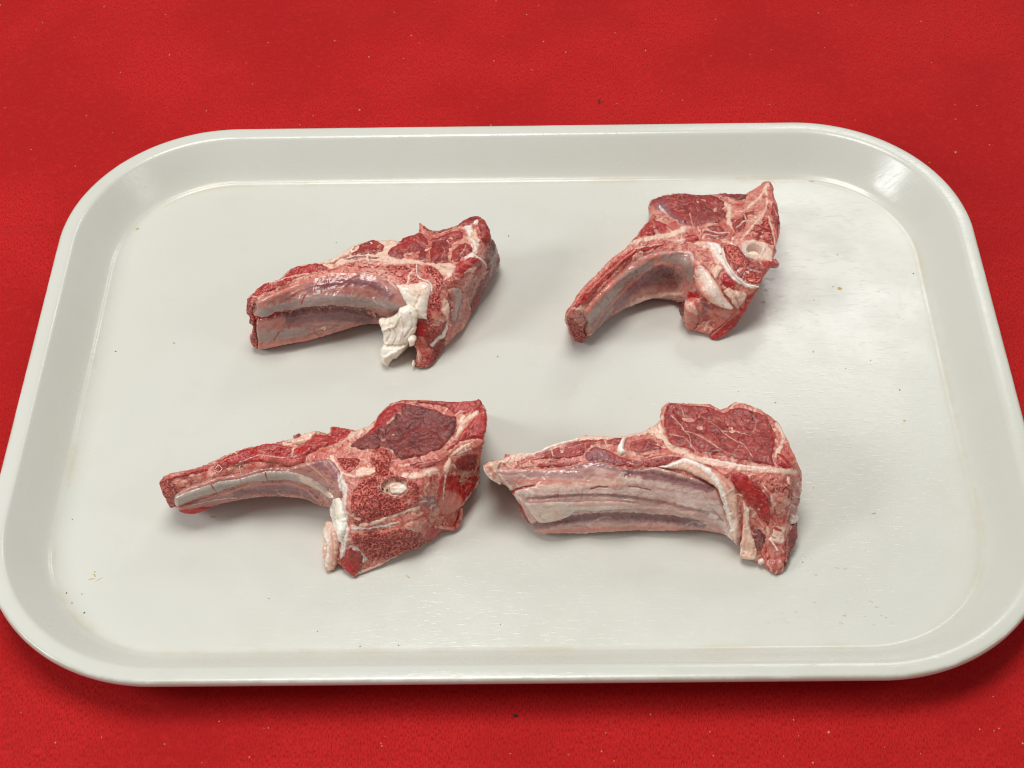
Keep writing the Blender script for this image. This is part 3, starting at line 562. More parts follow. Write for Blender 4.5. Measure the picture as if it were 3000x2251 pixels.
A(c,'inner_muscle',[(1110,545),(1160,515),(1220,520),(1245,560),(1200,585),(1120,578)],M['muscle_red'],dz=0.6,edge=20,marks=[('pink',20,0.1,[(1130,560),(1220,540)],0.6)])
A(c,'spine_marrow',[(1598,552),(1680,472),(1768,362),(1800,382),(1830,500),(1852,602),(1820,605),(1740,562),(1660,556)],M['marrow'],dz=0.4,edge=12,hollow=0.5,rough=0.45,fine=0.25,marks=[('blood',60,0,[(1640,540),(1760,440),(1820,560)],0.5)])
A(c,'vertebra_marrow',[(1432,620),(1490,590),(1560,620),(1620,690),(1700,730),(1770,770),(1792,800),(1742,912),(1710,930),(1600,892),(1530,832),(1480,760),(1448,680)],M['muscle'],dz=0.6,edge=14,rough=0.4,fine=0.22,marks=[('sponge',-30,0,[(1430,610),(1500,590),(1600,690),(1640,760),(1560,780),(1470,720)],1.0),('sponge',-30,0,[(1640,820),(1740,870),(1700,930),(1600,880)],0.9),('fat',24,0.1,[(1540,730),(1640,800),(1740,830)],0.45),('mem',30,0,[(1530,790),(1620,860)],0.5),('pink',50,0,[(1680,740),(1760,790)],0.5),('dark',20,-0.3,[(1440,640),(1480,720)],0.4)])
# canal: a raised ring and a sunken white cord
def ring(x,y,rx,ry,n=16,a0=0): return [(x+rx*math.cos(2*math.pi*i/n+a0), y+ry*math.sin(2*math.pi*i/n+a0)) for i in range(n)]
cr = A(c,'canal_ring',ring(1690,640,112,74),M['cartilage'],dz=0.35,edge=40,jag=6,marks=[(None,-14,-5.0,ring(1684,640,60,42)),('pink',30,0.1,[(1780,640),(1800,690)],0.6),('pink',-20,0,ring(1684,640,70,50),0.35)],lump=0.2)
A(c,'spinal_cord',ring(1684,648,60,38),M['whitefat'],dz=-2.6,sink=4.5,edge=26,jag=4,marks=[('fat',24,-0.3,[(1650,665),(1720,665)],0.8)],lump=0.5,parent=cr)
A(c,'cartilage_band',[(1412,640),(1440,630),(1470,740),(1530,830),(1610,905),(1720,930),(1725,950),(1620,940),(1530,880),(1460,790)],M['cartilage'],dz=0.9,edge=14,jag=4,marks=[('white',22,0.2,[(1425,640),(1460,750),(1530,850),(1620,925),(1720,940)],0.5)])
A(c,'rib_cap_muscle',[(225,1095),(300,985),(420,862),(540,742),(660,655),(720,625),(900,590),(965,600),(880,642),(760,672),(640,742),(540,852),(420,972),(310,1082),(250,1115)],M['muscle_red'],dz=0.6,edge=16,lump=0.5,jag=8,marks=[('pink',20,0.5,[(330,990),(480,850),(600,740),(720,650)],0.8),('fat',16,0.4,[(720,640),(860,610),(940,600)],0.7),('dark',16,-0.5,[(640,730),(540,840),(420,960)],0.4)])
A(c,'rib_membrane',[(300,1135),(450,962),(600,822),(750,702),(900,652),(1050,640),(1180,660),(1230,740),(1240,880),(1230,980),(1150,1048),(1060,1042),(1000,1035),(860,1042),(740,1076),(620,1126),(520,1186),(420,1266),(330,1355),(305,1290),(315,1220)],M['membrane'],dz=1.7,sink=0.5,edge=24,lump=0.2,rough=0.07,fine=0.03,jag=4,marks=[
  ('bone',70,0.7,[(330,1200),(400,1110),(500,990),(600,880),(720,790),(820,745)]),('pink',30,0.5,[(300,1140),(450,970),(620,830),(800,715),(950,670),(1100,660)],0.9),('blood',8,-0.2,[(460,1000),(482,1035)]),('blood',8,-0.2,[(715,780),(722,810)]),
  ('pink',26,0.5,[(330,1320),(430,1150),(560,1000),(700,870),(820,780),(930,740),(1020,760)],0.7),('bone',40,0.2,[(350,1310),(450,1180),(520,1100)],0.8),('blood',8,-0.1,[(535,1095),(520,1160)]),('mem',110,0,[(400,1240),(560,1050),(700,920),(850,830),(980,800)],1.0),('dark',-110,-0.3,[(760,900),(900,790),(1050,770),(1120,860),(1060,940),(900,930),(800,960)],0.6),
  ('pink',10,0.2,[(700,940),(850,850),(980,800)],0.4),('pink',10,0.2,[(760,950),(900,880),(1060,830)],0.4),('bone',70,0.2,[(950,690),(1080,700),(1170,760),(1190,880)],0.7),('fat',-40,0.1,[(620,1080),(760,1010),(950,980),(1150,1000),(1050,1040),(860,1040),(700,1085)],0.7),('blood',10,-0.3,[(620,1020),(740,920),(800,890)],0.5),('blood',16,0.1,[(520,1180),(700,1090),(820,1045)],0.9),
  ('white',30,0.2,[(1060,650),(1170,680),(1215,760)],0.5)])
A(c,'rib_end',[(160,1200),(205,1190),(262,1230),(300,1290),(318,1340),(288,1398),(222,1376),(190,1310)],M['marrow'],dz=1.1,edge=14,jag=7,marks=[('fat',16,0.2,[(230,1170),(280,1230),(300,1290)],0.9),('pink',20,0.3,[(200,1330),(270,1340)],0.8),('blood',40,0,[(200,1220),(260,1280)],0.6)])
pf = A(c,'pink_fascia',[(1110,1040),(1160,1010),(1250,1025),(1400,1100),(1540,1130),(1505,1200),(1400,1280),(1320,1332),(1200,1308),(1132,1280),(1120,1180)],M['pinkfat'],dz=0.9,edge=34,lump=0.8,jag=5,marks=[('pink',-60,0.5,[(1150,1040),(1230,1040),(1210,1200),(1150,1290),(1130,1200)],0.6),('mem',40,-0.4,[(1260,1080),(1320,1090),(1270,1150)],0.9),('blood',30,-0.3,[(1240,1160),(1300,1170),(1240,1230)],0.5),('pink',-70,0.2,[(1330,1100),(1500,1120),(1420,1230),(1340,1250)],0.5),(None,16,-0.8,[(1220,1060),(1240,1200),(1190,1300)])])
A(c,'side_muscle',[(1730,950),(1662,1070),(1542,1260),(1402,1370),(1332,1370),(1316,1335),(1420,1255),(1510,1160),(1590,1085),(1640,1000),(1690,965)],M['muscle_red'],dz=0.7,edge=26,lump=0.6,marks=[('pink',16,0.3,[(1360,1310),(1480,1210),(1560,1130)],0.6),('dark',30,0,[(1700,1020),(1600,1170),(1500,1290)],0.5)])
A(c,'blood_pocket',[(1405,865),(1450,822),(1500,870),(1545,910),(1500,985),(1440,930)],M['muscle_red'],dz=0.5,sink=0.8,edge=14,marks=[('dark',-16,-0.3,[(1420,900),(1500,930),(1490,980),(1430,940)],0.7),('blood',-20,0,[(1405,865),(1450,822),(1500,870),(1545,910),(1500,985),(1440,930)],0.6)])
A(c,'fat_shred',[(1335,825),(1380,758),(1440,792),(1405,850),(1372,895)],M['fat'],dz=1.5,edge=22,rough=0.5)
A(c,'fat_shred',[(1425,985),(1470,940),(1520,960),(1632,992),(1600,1070),(1545,1130),(1485,1050)],M['fat'],dz=1.4,edge=28,lump=0.8,rough=0.4,marks=[(None,14,-0.7,[(1480,960),(1530,1030),(1560,1100)]),('pink',14,0,[(1530,1000),(1560,1080)],0.6)])
A(c,'fat_flap',[(1195,728),(1262,742),(1312,792),(1342,850),(1392,912),(1442,1010),(1522,1112),(1450,1112),(1360,1082),(1270,1022),(1222,952),(1202,850)],M['fat'],dz=2.8,sink=1.2,edge=40,lump=0.4,rough=0.1,jag=3,marks=[('pink',120,0,[(1190,735),(1205,860),(1230,970),(1270,1035)],1.0),('blood',44,0,[(1190,740),(1205,840),(1225,930)],0.75),('blood',24,0,[(1225,765),(1280,770),(1310,800)],0.6),('white',80,0.1,[(1290,830),(1340,940),(1400,1030),(1480,1100)],0.6)])
A(c,'blood_clot',[(1148,972),(1205,985),(1252,1030),(1200,1042),(1142,1045)],M['muscle_red'],dz=1.6,edge=22,marks=[('blood',-20,0,[(1148,972),(1205,985),(1252,1030),(1200,1042),(1142,1045)],0.8)],parent=pf)
A(c,'dark_muscle_tag',[(1078,1120),(1110,1058),(1145,1052),(1138,1150),(1090,1190)],M['muscle_dark'],dz=1.2,edge=22,marks=[('dark',-20,0,[(1078,1120),(1110,1058),(1145,1052),(1138,1150),(1090,1190)],0.6)],parent=pf)
thread(c,[(1800,75),(1840,85),(1855,110)],r=0.2)
nodule(c,1845,750,40,34,-3.0,'sinew_nodule','pinkfat')

# ------------------------------------------------------------------ chop front left
c = Chop((430,1130), 2.1269, [(80,600,27),(280,522,31),(420,462,33),(600,388,35),(900,350,36),(1150,250,36),(1290,272,36),(1500,110,37),(1750,88,37),(2070,80,37),(2115,140,36),(2100,340,33),(1600,250,34),(1850,280,34.5),(1500,430,36.5),(1250,420,36.5),(1000,480,35),(700,500,33.5),(400,590,29),(180,660,23),(110,690,20),
 (150,765,12),(270,798,10),(430,742,11),(600,702,13),(860,690,13),(1050,732,11),(700,600,24),(400,680,18),(950,600,24),(1140,760,11),(1100,620,25),(1220,540,35),(1300,600,35.5),(1500,560,36),(1700,620,34),(1270,860,23),(1230,760,28),(1500,790,26),(1700,760,26),(1250,920,20),(1500,900,19),(1700,900,17),(1400,1090,5),(1280,1200,1),(1210,1120,4),(1450,1130,1.2),(1750,980,1.2),(1960,870,2),(1970,760,9),(2060,640,8),(2085,570,13),(2060,450,26),(1850,560,30),(1900,700,18),(1850,830,9),(1850,420,35.5),(1120,1145,1.5),(1100,1000,8),(1130,850,14)],
 'raw lamb chop with long thin upturned rib and thick block of spongy backbone', (1300,800))
A(c,'fat_layer',[(75,600),(130,555),(280,520),(420,460),(600,385),(800,350),(910,320),(950,310),(1060,275),(1140,285),(1145,248),(1180,245),(1280,265),(1310,270),(1400,230),(1440,180),(1500,120),(1590,85),(1750,85),(1900,95),(2040,90),(2070,78),(2085,100),(2120,140),(2120,280),(2100,400),(2080,560),(2082,610),(2030,660),(1970,750),(1962,860),(1900,900),(1800,960),(1740,985),(1600,1050),(1450,1130),(1320,1190),(1290,1205),(1200,1130),(1170,1100),(1150,1000),(1150,850),(1150,780),(1140,762),(1050,735),(980,698),(860,690),(700,690),(560,710),(430,740),(360,780),(270,800),(170,770),(130,740),(90,660)],
  M['pinkfat'],dz=0.0,sink=1.8,edge=30,thick=40,lump=0.6,rough=0.35,fine=0.12,marks=[
  ('fat',50,0.2,[(860,360),(1000,310),(1060,300)],0.9),('fat',60,0.3,[(1270,320),(1400,250)],0.9),('white',40,0.3,[(1215,560),(1240,660),(1230,780),(1245,900),(1215,1060)],0.9),('fat',30,0.3,[(1280,880),(1420,850),(1560,800),(1700,760)],0.9),('white',20,0.3,[(1280,890),(1440,880),(1570,850)],0.8),
  ('blood',24,-0.3,[(1600,860),(1700,830),(1760,800)],0.5),('fat',60,0.3,[(1600,560),(1700,560),(1800,530)],0.8),('mem',-30,-0.2,[(1700,700),(1800,690),(1820,760),(1750,770)],0.8),('fat',30,0.3,[(1700,1000),(1560,1070),(1420,1130),(1320,1170)],0.9),('white',-20,0.2,[(1260,1000),(1350,1010),(1380,1080),(1330,1110),(1280,1060)],0.7),
  ('pink',-30,0,[(1140,440),(1250,420),(1390,430),(1380,500),(1300,560),(1220,540)],0.8),('fat',26,0.2,[(1150,440),(1210,540),(1300,570)],0.8),('blood',-30,0,[(1750,880),(1880,880),(1780,970),(1730,970)],0.7),(None,-18,-3.0,[(1462,628),(1520,582),(1598,594),(1628,640),(1594,682),(1530,688),(1470,662)])])
A(c,'rib_cap_muscle',[(112,582),(280,527),(430,467),(600,392),(760,360),(860,370),(950,378),(1060,302),(1140,302),(1148,258),(1190,252),(1290,282),(1260,330),(1180,365),(1080,390),(1010,430),(980,480),(900,510),(800,490),(640,480),(560,500),(420,530),(280,560),(150,592)],M['muscle_red'],dz=0.7,edge=30,lump=0.6,jag=8,marks=[('fat',9,0.2,[(580,480),(700,440),(850,450),(960,440)],0.7),('pink',16,0.1,[(300,530),(480,470),(640,410)],0.5),('fat',16,0.3,[(540,415),(560,420)],0.8),('dark',16,-0.6,[(880,430),(980,440),(1050,410)],0.5),('dark',14,-0.6,[(1050,300),(1130,310),(1200,310)],0.3),('pink',-20,0.2,[(700,440),(980,470),(900,510),(760,490)],0.5),('fat',14,0.2,[(280,560),(440,525),(600,485)],0.7)])
fc = A(c,'fat_cap',[(845,358),(915,335),(975,302),(1050,285),(1062,310),(1005,360),(960,376),(900,366)],M['fat'],dz=1.2,edge=22,rough=0.5,jag=8)
A(c,'muscle_tag',[(910,312),(960,300),(965,318),(915,325)],M['muscle'],dz=1.4,edge=12,parent=fc)
A(c,'rib_end',[(76,602),(112,582),(150,600),(182,640),(188,700),(180,752),(148,762),(112,700),(92,650)],M['marrow'],dz=1.1,edge=14,jag=6,marks=[('fat',16,0.3,[(160,610),(185,680),(180,750)],0.9),('blood',40,0,[(90,620),(130,720)],0.5),('pink',30,0.1,[(130,620),(160,720)],0.7)])
A(c,'rib_membrane',[(195,660),(400,578),(560,545),(720,508),(880,505),(1000,475),(1140,458),(1215,540),(1225,660),(1180,740),(1140,762),(1050,734),(980,700),(860,690),(700,690),(560,712),(430,742),(330,785),(270,798),(195,768)],M['membrane'],dz=1.7,sink=0.5,edge=24,lump=0.25,rough=0.1,fine=0.04,jag=5,marks=[
  ('mem',80,0,[(560,660),(750,630),(900,630),(1050,680)],0.85),('dark',40,-0.2,[(600,640),(760,640),(950,660),(1080,720)],0.3),('blood',20,0.1,[(250,790),(400,740),(560,705),(750,688)],1.0),('blood',-26,0.6,[(200,765),(330,740),(400,750),(360,785),(270,800)],1.0),('blood',14,-0.3,[(190,745),(300,705),(430,650)],0.9),('white',8,0.4,[(260,735),(420,690),(560,680)],0.8),('pink',20,0.4,[(440,655),(600,615),(760,590),(900,590),(1000,630),(1100,720)],0.9),('blood',8,-0.2,[(1000,600),(1080,660),(1130,730)],0.7),
  ('mem',60,0,[(1050,490),(1150,500),(1200,580)],0.8),('pink',9,0.3,[(1040,500),(1130,560),(1200,640)],0.8),('pink',9,0.3,[(1100,480),(1170,540),(1210,600)],0.8),('fat',10,0.3,[(1000,480),(1090,540),(1180,620)],0.6),('white',20,0.2,[(1210,560),(1222,650)],0.9),('fat',10,0.4,[(640,712),(560,715)],0.8)])
A(c,'rib_bone',[(180,672),(400,592),(560,562),(720,520),(880,515),(1000,540),(1100,595),(1180,668),(1195,705),(1150,692),(1080,640),(980,592),(860,575),(700,580),(560,610),(440,642),(300,692),(190,738)],M['bone'],dz=2.7,sink=0.2,edge=26,lump=0.15,rough=0.04,fine=0.02,jag=3,marks=[('blood',8,-0.25,[(392,588),(412,612),(436,642)]),('blood',7,-0.2,[(575,545),(596,575),(610,597)],0.9),('blood',9,-0.25,[(733,520),(742,540),(752,568)]),('pink',20,0.1,[(440,642),(600,600),(760,578),(900,580)],0.7),('blood',7,0,[(290,692),(440,640),(560,608)],0.7),('fat',60,0,[(980,560),(1080,620),(1180,690)],0.7),('fat',16,0.1,[(195,690),(198,735)],0.8)])
A(c,'eye_muscle',[(1262,380),(1330,322),(1400,272),(1440,192),(1500,132),(1580,106),(1700,126),(1800,152),(1870,182),(1930,192),(1936,260),(1900,330),(1830,400),(1740,442),(1620,462),(1560,460),(1530,410),(1470,388),(1420,400),(1340,402)],M['muscle_dark'],dz=1.5,edge=40,lump=0.7,rough=0.35,fine=0.14,marks=[('blood',-40,0.5,[(1400,260),(1440,190),(1510,125),(1600,105),(1580,180),(1480,260),(1380,330)],0.75),('fat',22,0.6,[(1500,248),(1530,225),(1545,190),(1580,182)],0.95),('blood',-30,0.1,[(1580,420),(1740,420),(1860,340),(1900,340),(1780,440),(1640,462)],0.35),('fat',8,0.2,[(1530,318),(1540,322)])])
A(c,'outer_muscle',[(1505,116),(1590,90),(1750,90),(1900,99),(2040,94),(2075,82),(2092,112),(2062,162),(1990,182),(1920,180),(1850,132),(1700,108),(1600,98)],M['muscle_red'],dz=0.7,edge=18,jag=6,marks=[('fat',14,0.5,[(1590,100),(1720,120),(1800,130),(1900,180),(1930,210)],0.9),('dark',30,0,[(1700,95),(1900,110)],0.4)])
A(c,'fat_seam',[(1940,200),(2000,175),(2060,150),(2075,190),(2000,240),(1960,290),(1930,340),(1900,350),(1935,270)],M['fat'],dz=0.7,edge=30,rough=0.5,jag=13)
A(c,'side_muscle',[(2080,130),(2120,155),(2118,280),(2092,345),(2050,332),(1960,352),(1930,382),(1850,425),(1800,440),(1840,412),(1925,345),(1965,285),(2005,240)],M['muscle_red'],dz=0.7,edge=28,lump=0.5,jag=7,marks=[('dark',30,-0.2,[(2080,250),(2000,310),(1930,370)],0.5),('pink',20,0.2,[(2040,200),(2100,170)],0.6)])
A(c,'side_muscle',[(1912,455),(1980,420),(2040,408),(2062,440),(2055,520),(1990,542),(1922,522)],M['muscle'],dz=0.7,edge=24,lump=0.5,marks=[('dark',-30,0,[(1912,455),(2040,408),(2055,520),(1922,522)],0.4)])
A(c,'side_tissue',[(1820,570),(1900,545),(2000,565),(2060,560),(2082,608),(2030,660),(1965,760),(1900,810),(1835,820),(1800,730)],M['muscle_red'],dz=0.6,edge=28,lump=0.9,jag=8,marks=[('pink',-40,0.2,[(1840,650),(1950,680),(1950,760),(1860,820),(1810,740)],0.8),('fat',30,0.3,[(2070,580),(2030,650),(1970,740)],0.8),('fat',18,0.4,[(1860,520),(1850,600),(1840,700)],0.8),('pink',26,0,[(1930,580),(2030,600)],0.5)])
A(c,'fat_seam',[(1862,470),(1950,372),(2068,336),(2072,395),(2040,405),(1960,430),(1900,455),(1905,520),(1870,560),(1840,540)],M['fat'],dz=0.7,edge=34,lump=0.7,rough=0.5,jag=14,marks=[('pink',20,-0.2,[(1900,440),(2000,390),(2060,370)],0.7)])
A(c,'upper_muscle_strip',[(1640,490),(1750,460),(1850,440),(1940,390),(1960,365),(1890,420),(1880,450),(1800,500),(1720,520),(1650,520)],M['muscle'],dz=0.6,edge=16,jag=8,marks=[('pink',20,0.2,[(1680,500),(1840,460)],0.7)])
A(c,'vertebra_marrow',[(1290,642),(1340,590),(1422,560),(1392,480),(1400,412),(1480,396),(1532,430),(1512,520),(1560,558),(1650,588),(1702,640),(1692,722),(1560,762),(1400,812),(1322,862),(1282,850),(1268,740)],M['marrow'],dz=0.7,edge=14,rough=0.4,fine=0.3,jag=6,marks=[('blood',40,0,[(1290,850),(1400,810),(1560,762),(1690,720)],0.8),('pink',40,0.3,[(1400,410),(1480,395),(1530,425)],0.9),('fat',-20,0.1,[(1430,590),(1520,560),(1620,590),(1650,650),(1600,700),(1500,700),(1440,660)],0.7),(None,-18,-3.4,[(1462,628),(1520,582),(1598,594),(1628,640),(1594,682),(1530,688),(1470,662)])])
A(c,'rib_head_marrow',[(1182,456),(1260,450),(1330,460),(1312,510),(1262,550),(1222,520)],M['marrow'],dz=0.6,edge=12,fine=0.25)
A(c,'fat_seam',[(1318,512),(1420,500),(1440,540),(1382,572),(1300,582),(1290,550)],M['fat'],dz=0.9,edge=20,jag=11,marks=[('pink',20,0,[(1400,510),(1430,540)],0.7)])
A(c,'lower_marrow',[(1272,922),(1400,912),(1560,882),(1690,900),(1732,960),(1700,1000),(1560,1058),(1400,1098),(1340,1040),(1292,990)],M['marrow'],dz=0.7,edge=16,rough=0.4,fine=0.3,jag=6,marks=[('dark',-40,-0.1,[(1400,940),(1640,920),(1660,980),(1460,1040),(1380,1000)],0.4),('pink',20,0.1,[(1440,1050),(1560,1030)],0.6)])
A(c,'marrow_edge',[(1290,862),(1330,800),(1400,790),(1560,740),(1690,705),(1700,730),(1560,800),(1400,850),(1310,880)],M['marrow'],dz=0.5,edge=14,fine=0.25,marks=[('blood',-20,0,[(1290,862),(1400,800),(1690,710),(1560,790),(1400,840)],0.75)])
cr = A(c,'canal_ring',[(1444,622),(1520,572),(1600,586),(1642,640),(1602,692),(1530,697),(1458,668)],M['pinkfat'],dz=1.2,edge=18,jag=4,marks=[('fat',-18,-3.2,[(1462,628),(1520,582),(1598,594),(1628,640),(1594,682),(1530,688),(1470,662)],1.0)])
A(c,'spinal_cord',[(1505,615),(1550,592),(1605,605),(1630,645),(1590,682),(1530,680),(1510,650)],M['whitefat'],dz=-0.3,sink=3.0,edge=26,jag=6,rough=0.5,marks=[('fat',-24,0,[(1510,600),(1600,600),(1560,650),(1510,650)],0.8)],parent=cr)
for x,y,rx in ((1465,645,15),(1497,650,9)):
    A(c,'hole_shade_disc',ring(x,y,rx,rx*0.85,10),M['hole'],parent=cr,dz=-1.2,sink=3.0,edge=8,jag=3,sp=4)  # near-black discs paint the shade inside the small canal openings
A(c,'red_muscle',[(1205,1068),(1262,1002),(1330,1032),(1362,1092),(1330,1160),(1292,1198),(1210,1132)],M['muscle'],dz=0.9,edge=30,marks=[('white',30,0.2,[(1290,1010),(1360,1030),(1350,1090)],0.8),('fat',24,0.2,[(1310,1180),(1370,1130)],0.8),('blood',-30,0,[(1210,1100),(1280,1080),(1290,1180),(1220,1140)],0.5)])
A(c,'fat_lump',[(1150,705),(1205,682),(1225,760),(1258,862),(1228,950),(1232,1005),(1190,962),(1150,850),(1140,760)],M['whitefat'],dz=1.8,sink=1.0,edge=36,lump=0.9,rough=0.3,jag=7,marks=[('fat',20,0,[(1150,720),(1160,800)],0.7),(None,14,-0.6,[(1160,850),(1210,830)])])
A(c,'fat_lump',[(1122,842),(1165,850),(1202,960),(1192,1090),(1152,1162),(1110,1152),(1096,1040),(1096,930)],M['fat'],dz=2.0,sink=2.0,edge=34,thick=10,lump=1.0,rough=0.3,jag=8,marks=[('white',30,0.4,[(1120,900),(1150,1000),(1130,1120)],0.8),('pink',16,-0.4,[(1160,900),(1180,1020),(1160,1120)],0.6)])
thread(c,[(1790,882),(1850,885),(1920,890),(1952,830),(1962,760)],r=1.1,zoff=0.5,name='tendon_loop',mat='pinkfat')
thread(c,[(1860,830),(1850,870),(1890,890)],r=0.8,zoff=0.5,name='tendon_loop',mat='pinkfat')
for q in ([(575,500),(585,545),(605,590)],[(425,520),(445,495),(470,515),(450,540),(425,530)],[(740,525),(755,530),(780,545)]): thread(c,q,r=0.17,zoff=0.9)

# ------------------------------------------------------------------ chop front right
c = Chop((1380,1140), 2.1269, [(90,490,33),(330,400,35),(720,290,36),(1100,260,36),(1200,100,36),(1500,95,36),(1700,80,36),(1900,200,35),(1300,250,36),(1600,300,36),(1850,450,36),(1200,430,36.5),(720,460,35.5),(300,490,34.5),(1600,480,36.5),(2000,480,34),(2070,520,28),(2075,600,22),(2055,750,12),(2035,920,5),(1950,1140,1.5),(1900,1165,1),(1620,540,35.5),(1700,700,27),(1830,900,14),(1850,1080,4),(1680,1050,3),(1950,680,27),(1965,900,11),(1850,700,26),
 (400,570,31),(900,520,34),(1400,530,34),(1550,650,28),(350,690,23),(800,680,24),(1400,700,23),(430,820,12),(900,765,17),(1400,790,15),(420,890,3),(700,895,2),(1000,875,3),(1400,870,4),(1620,920,7),(90,520,31),(190,600,25),(290,700,17),(310,800,9),(370,850,5),(1680,900,13)],
 'raw lamb chop with broad pale rib sheet and smooth marbled eye of meat', (1100,700))
A(c,'fat_layer',[(70,482),(110,455),(200,430),(220,400),(330,395),(400,390),(470,350),(640,305),(720,280),(900,290),(1000,270),(1100,245),(1170,190),(1190,110),(1230,72),(1290,80),(1400,80),(1500,90),(1560,120),(1650,75),(1700,80),(1790,110),(1850,150),(1920,200),(1945,250),(1975,300),(2020,400),(2070,510),(2078,600),(2062,680),(2042,780),(2035,900),(2012,940),(1990,1020),(1950,1140),(1900,1165),(1840,1120),(1790,1090),(1720,1062),(1672,1060),(1670,1000),(1660,960),(1600,912),(1520,892),(1400,872),(1200,880),(1000,876),(840,880),(700,896),(600,890),(420,890),(370,850),(300,790),(285,700),(270,640),(190,600),(150,570),(90,530)],
  M['pinkfat'],dz=0.0,sink=1.8,edge=30,thick=40,lump=0.5,rough=0.3,fine=0.1,marks=[
  ('fat',60,0.3,[(120,470),(330,410),(640,310),(900,295),(1080,260),(1180,180)],0.9),('white',24,0.4,[(230,400),(400,400),(520,350),(660,315)],0.8),('fat',50,0.3,[(1120,260),(1190,300),(1260,370),(1340,400)],1.0),('fat',50,0.2,[(1340,420),(1600,480),(1800,500),(2020,520)],0.9),('white',20,0.2,[(1450,430),(1640,470),(1830,500)],0.7),
  ('fat',40,0.2,[(1910,220),(1950,300),(1900,420)],0.9),('pink',50,0,[(1960,300),(2030,420),(2060,560)],0.9),('blood',-30,0,[(1840,660),(1950,680),(1980,780),(1900,860)],0.4),('mem',20,-0.2,[(1760,880),(1800,900)],0.6),('fat',-40,0,[(60,470),(200,440),(180,600),(90,530)],0.7),('mem',-30,0,[(1990,560),(2060,600),(2045,760),(2000,800),(1990,680)],0.5),('dark',-30,0,[(1750,900),(1830,950),(1800,1020),(1770,1000)],0.7)])
A(c,'rib_end',[(292,702),(335,735),(400,820),(382,852),(340,812),(308,760)],M['muscle_dark'],dz=1.1,edge=12,jag=5,marks=[('blood',-16,0,[(292,702),(335,735),(400,820),(340,812)],0.5)])
A(c,'fat_tip',[(72,485),(120,457),(192,450),(172,500),(202,570),(182,602),(122,562),(84,524)],M['fat'],dz=0.8,edge=24,jag=7,marks=[('pink',40,0,[(110,480),(150,540)],0.7),('white',16,0.4,[(80,490),(110,540),(170,590)],0.9)])
rc = A(c,'rib_cap_muscle',[(425,402),(500,376),(640,326),(760,306),(930,300),(1000,290),(1030,272),(955,330),(925,362),(850,350),(780,350),(722,380),(700,420),(600,440),(500,442),(380,452),(300,482),(280,452)],M['muscle'],dz=0.6,edge=22,jag=8,marks=[('fat',12,0.3,[(500,380),(510,420)],0.7),('pink',30,0,[(300,465),(450,420)],0.7),('fat',10,0.2,[(560,380),(700,350),(820,330)],0.4)])
A(c,'cap_muscle',[(990,332),(1060,310),(1130,310),(1180,350),(1192,376),(1100,396),(1030,410),(980,382)],M['muscle'],dz=0.8,edge=24,marks=[('mem',12,0.2,[(1040,400),(1120,380),(1190,375)],0.7),('pink',16,0,[(1000,340),(1060,330)],0.5)])
A(c,'inner_muscle',[(712,402),(762,360),(832,370),(900,400),(960,430),(1060,432),(1150,412),(1270,412),(1322,432),(1250,462),(1150,492),(1040,492),(920,490),(850,462),(780,452),(720,452)],M['muscle'],dz=0.7,edge=20,jag=6,lump=0.5,marks=[('mem',-30,0,[(715,400),(800,370),(880,450),(800,470),(730,455)],0.7),('pink',30,0,[(1000,450),(1200,430)],0.5),('fat',12,0.2,[(1130,440),(1200,420),(1300,425)],0.7)])
A(c,'inner_muscle',[(302,482),(500,452),(680,442),(702,460),(560,492),(400,494),(320,498)],M['muscle'],dz=0.5,edge=14,jag=6,marks=[('fat',-30,0,[(300,480),(420,460),(400,500)],0.6),('pink',20,0,[(450,470),(660,450)],0.5)])
A(c,'fat_drip',[(912,362),(940,312),(978,300),(962,340),(950,380),(972,405),(930,416),(910,392)],M['whitefat'],dz=2.0,edge=20,jag=4,marks=[('fat',-20,0,[(930,310),(980,300),(950,360)],0.8)],parent=rc)
A(c,'fat_seam',[(1108,252),(1180,195),(1202,255),(1212,342),(1160,322),(1132,285)],M['fat'],dz=0.7,edge=32,jag=11)
A(c,'eye_muscle',[(1196,172),(1212,112),(1240,82),(1300,95),(1400,100),(1500,112),(1570,142),(1650,112),(1750,132),(1840,162),(1870,222),(1902,282),(1896,350),(1882,430),(1902,492),(1840,482),(1760,462),(1640,442),(1540,412),(1400,400),(1340,382),(1232,342),(1206,262)],M['muscle'],dz=1.0,edge=36,lump=0.6,jag=5,marks=[
  ('fat',9,0,[(1250,180),(1310,240),(1360,310),(1370,370)],0.75),('fat',9,0,[(1300,110),(1330,180),(1310,240)],0.6),('fat',9,0,[(1560,270),(1620,310),(1700,360),(1750,430)],0.75),('fat',9,0,[(1400,150),(1480,210),(1560,270)],0.6),('fat',9,0,[(1560,270),(1650,270),(1740,300)],0.62),('fat',9,0,[(1310,260),(1420,300),(1540,380)],0.62),('fat',9,0,[(1480,330),(1560,390),(1650,420)],0.62),('fat',9,0,[(1240,290),(1330,320),(1400,390)],0.62),('fat',9,0,[(1650,180),(1700,250)],0.4),('fat',9,0,[(1680,340),(1640,400)],0.62),('fat',9,0,[(1780,200),(1760,280)],0.5),
  ('dark',50,-0.6,[(1280,150),(1350,190),(1420,185)],0.45),('blood',40,-0.3,[(1270,160),(1360,200),(1480,140),(1620,150)],0.45),('blood',20,-0.3,[(1870,260),(1890,350),(1890,440)],0.6),('dark',30,-0.2,[(1780,440),(1840,450)],0.4),('pink',24,0.2,[(1640,105),(1760,120),(1850,160)],0.8),('fat',16,0.4,[(1400,92),(1520,105),(1570,130),(1650,100)],0.7)])
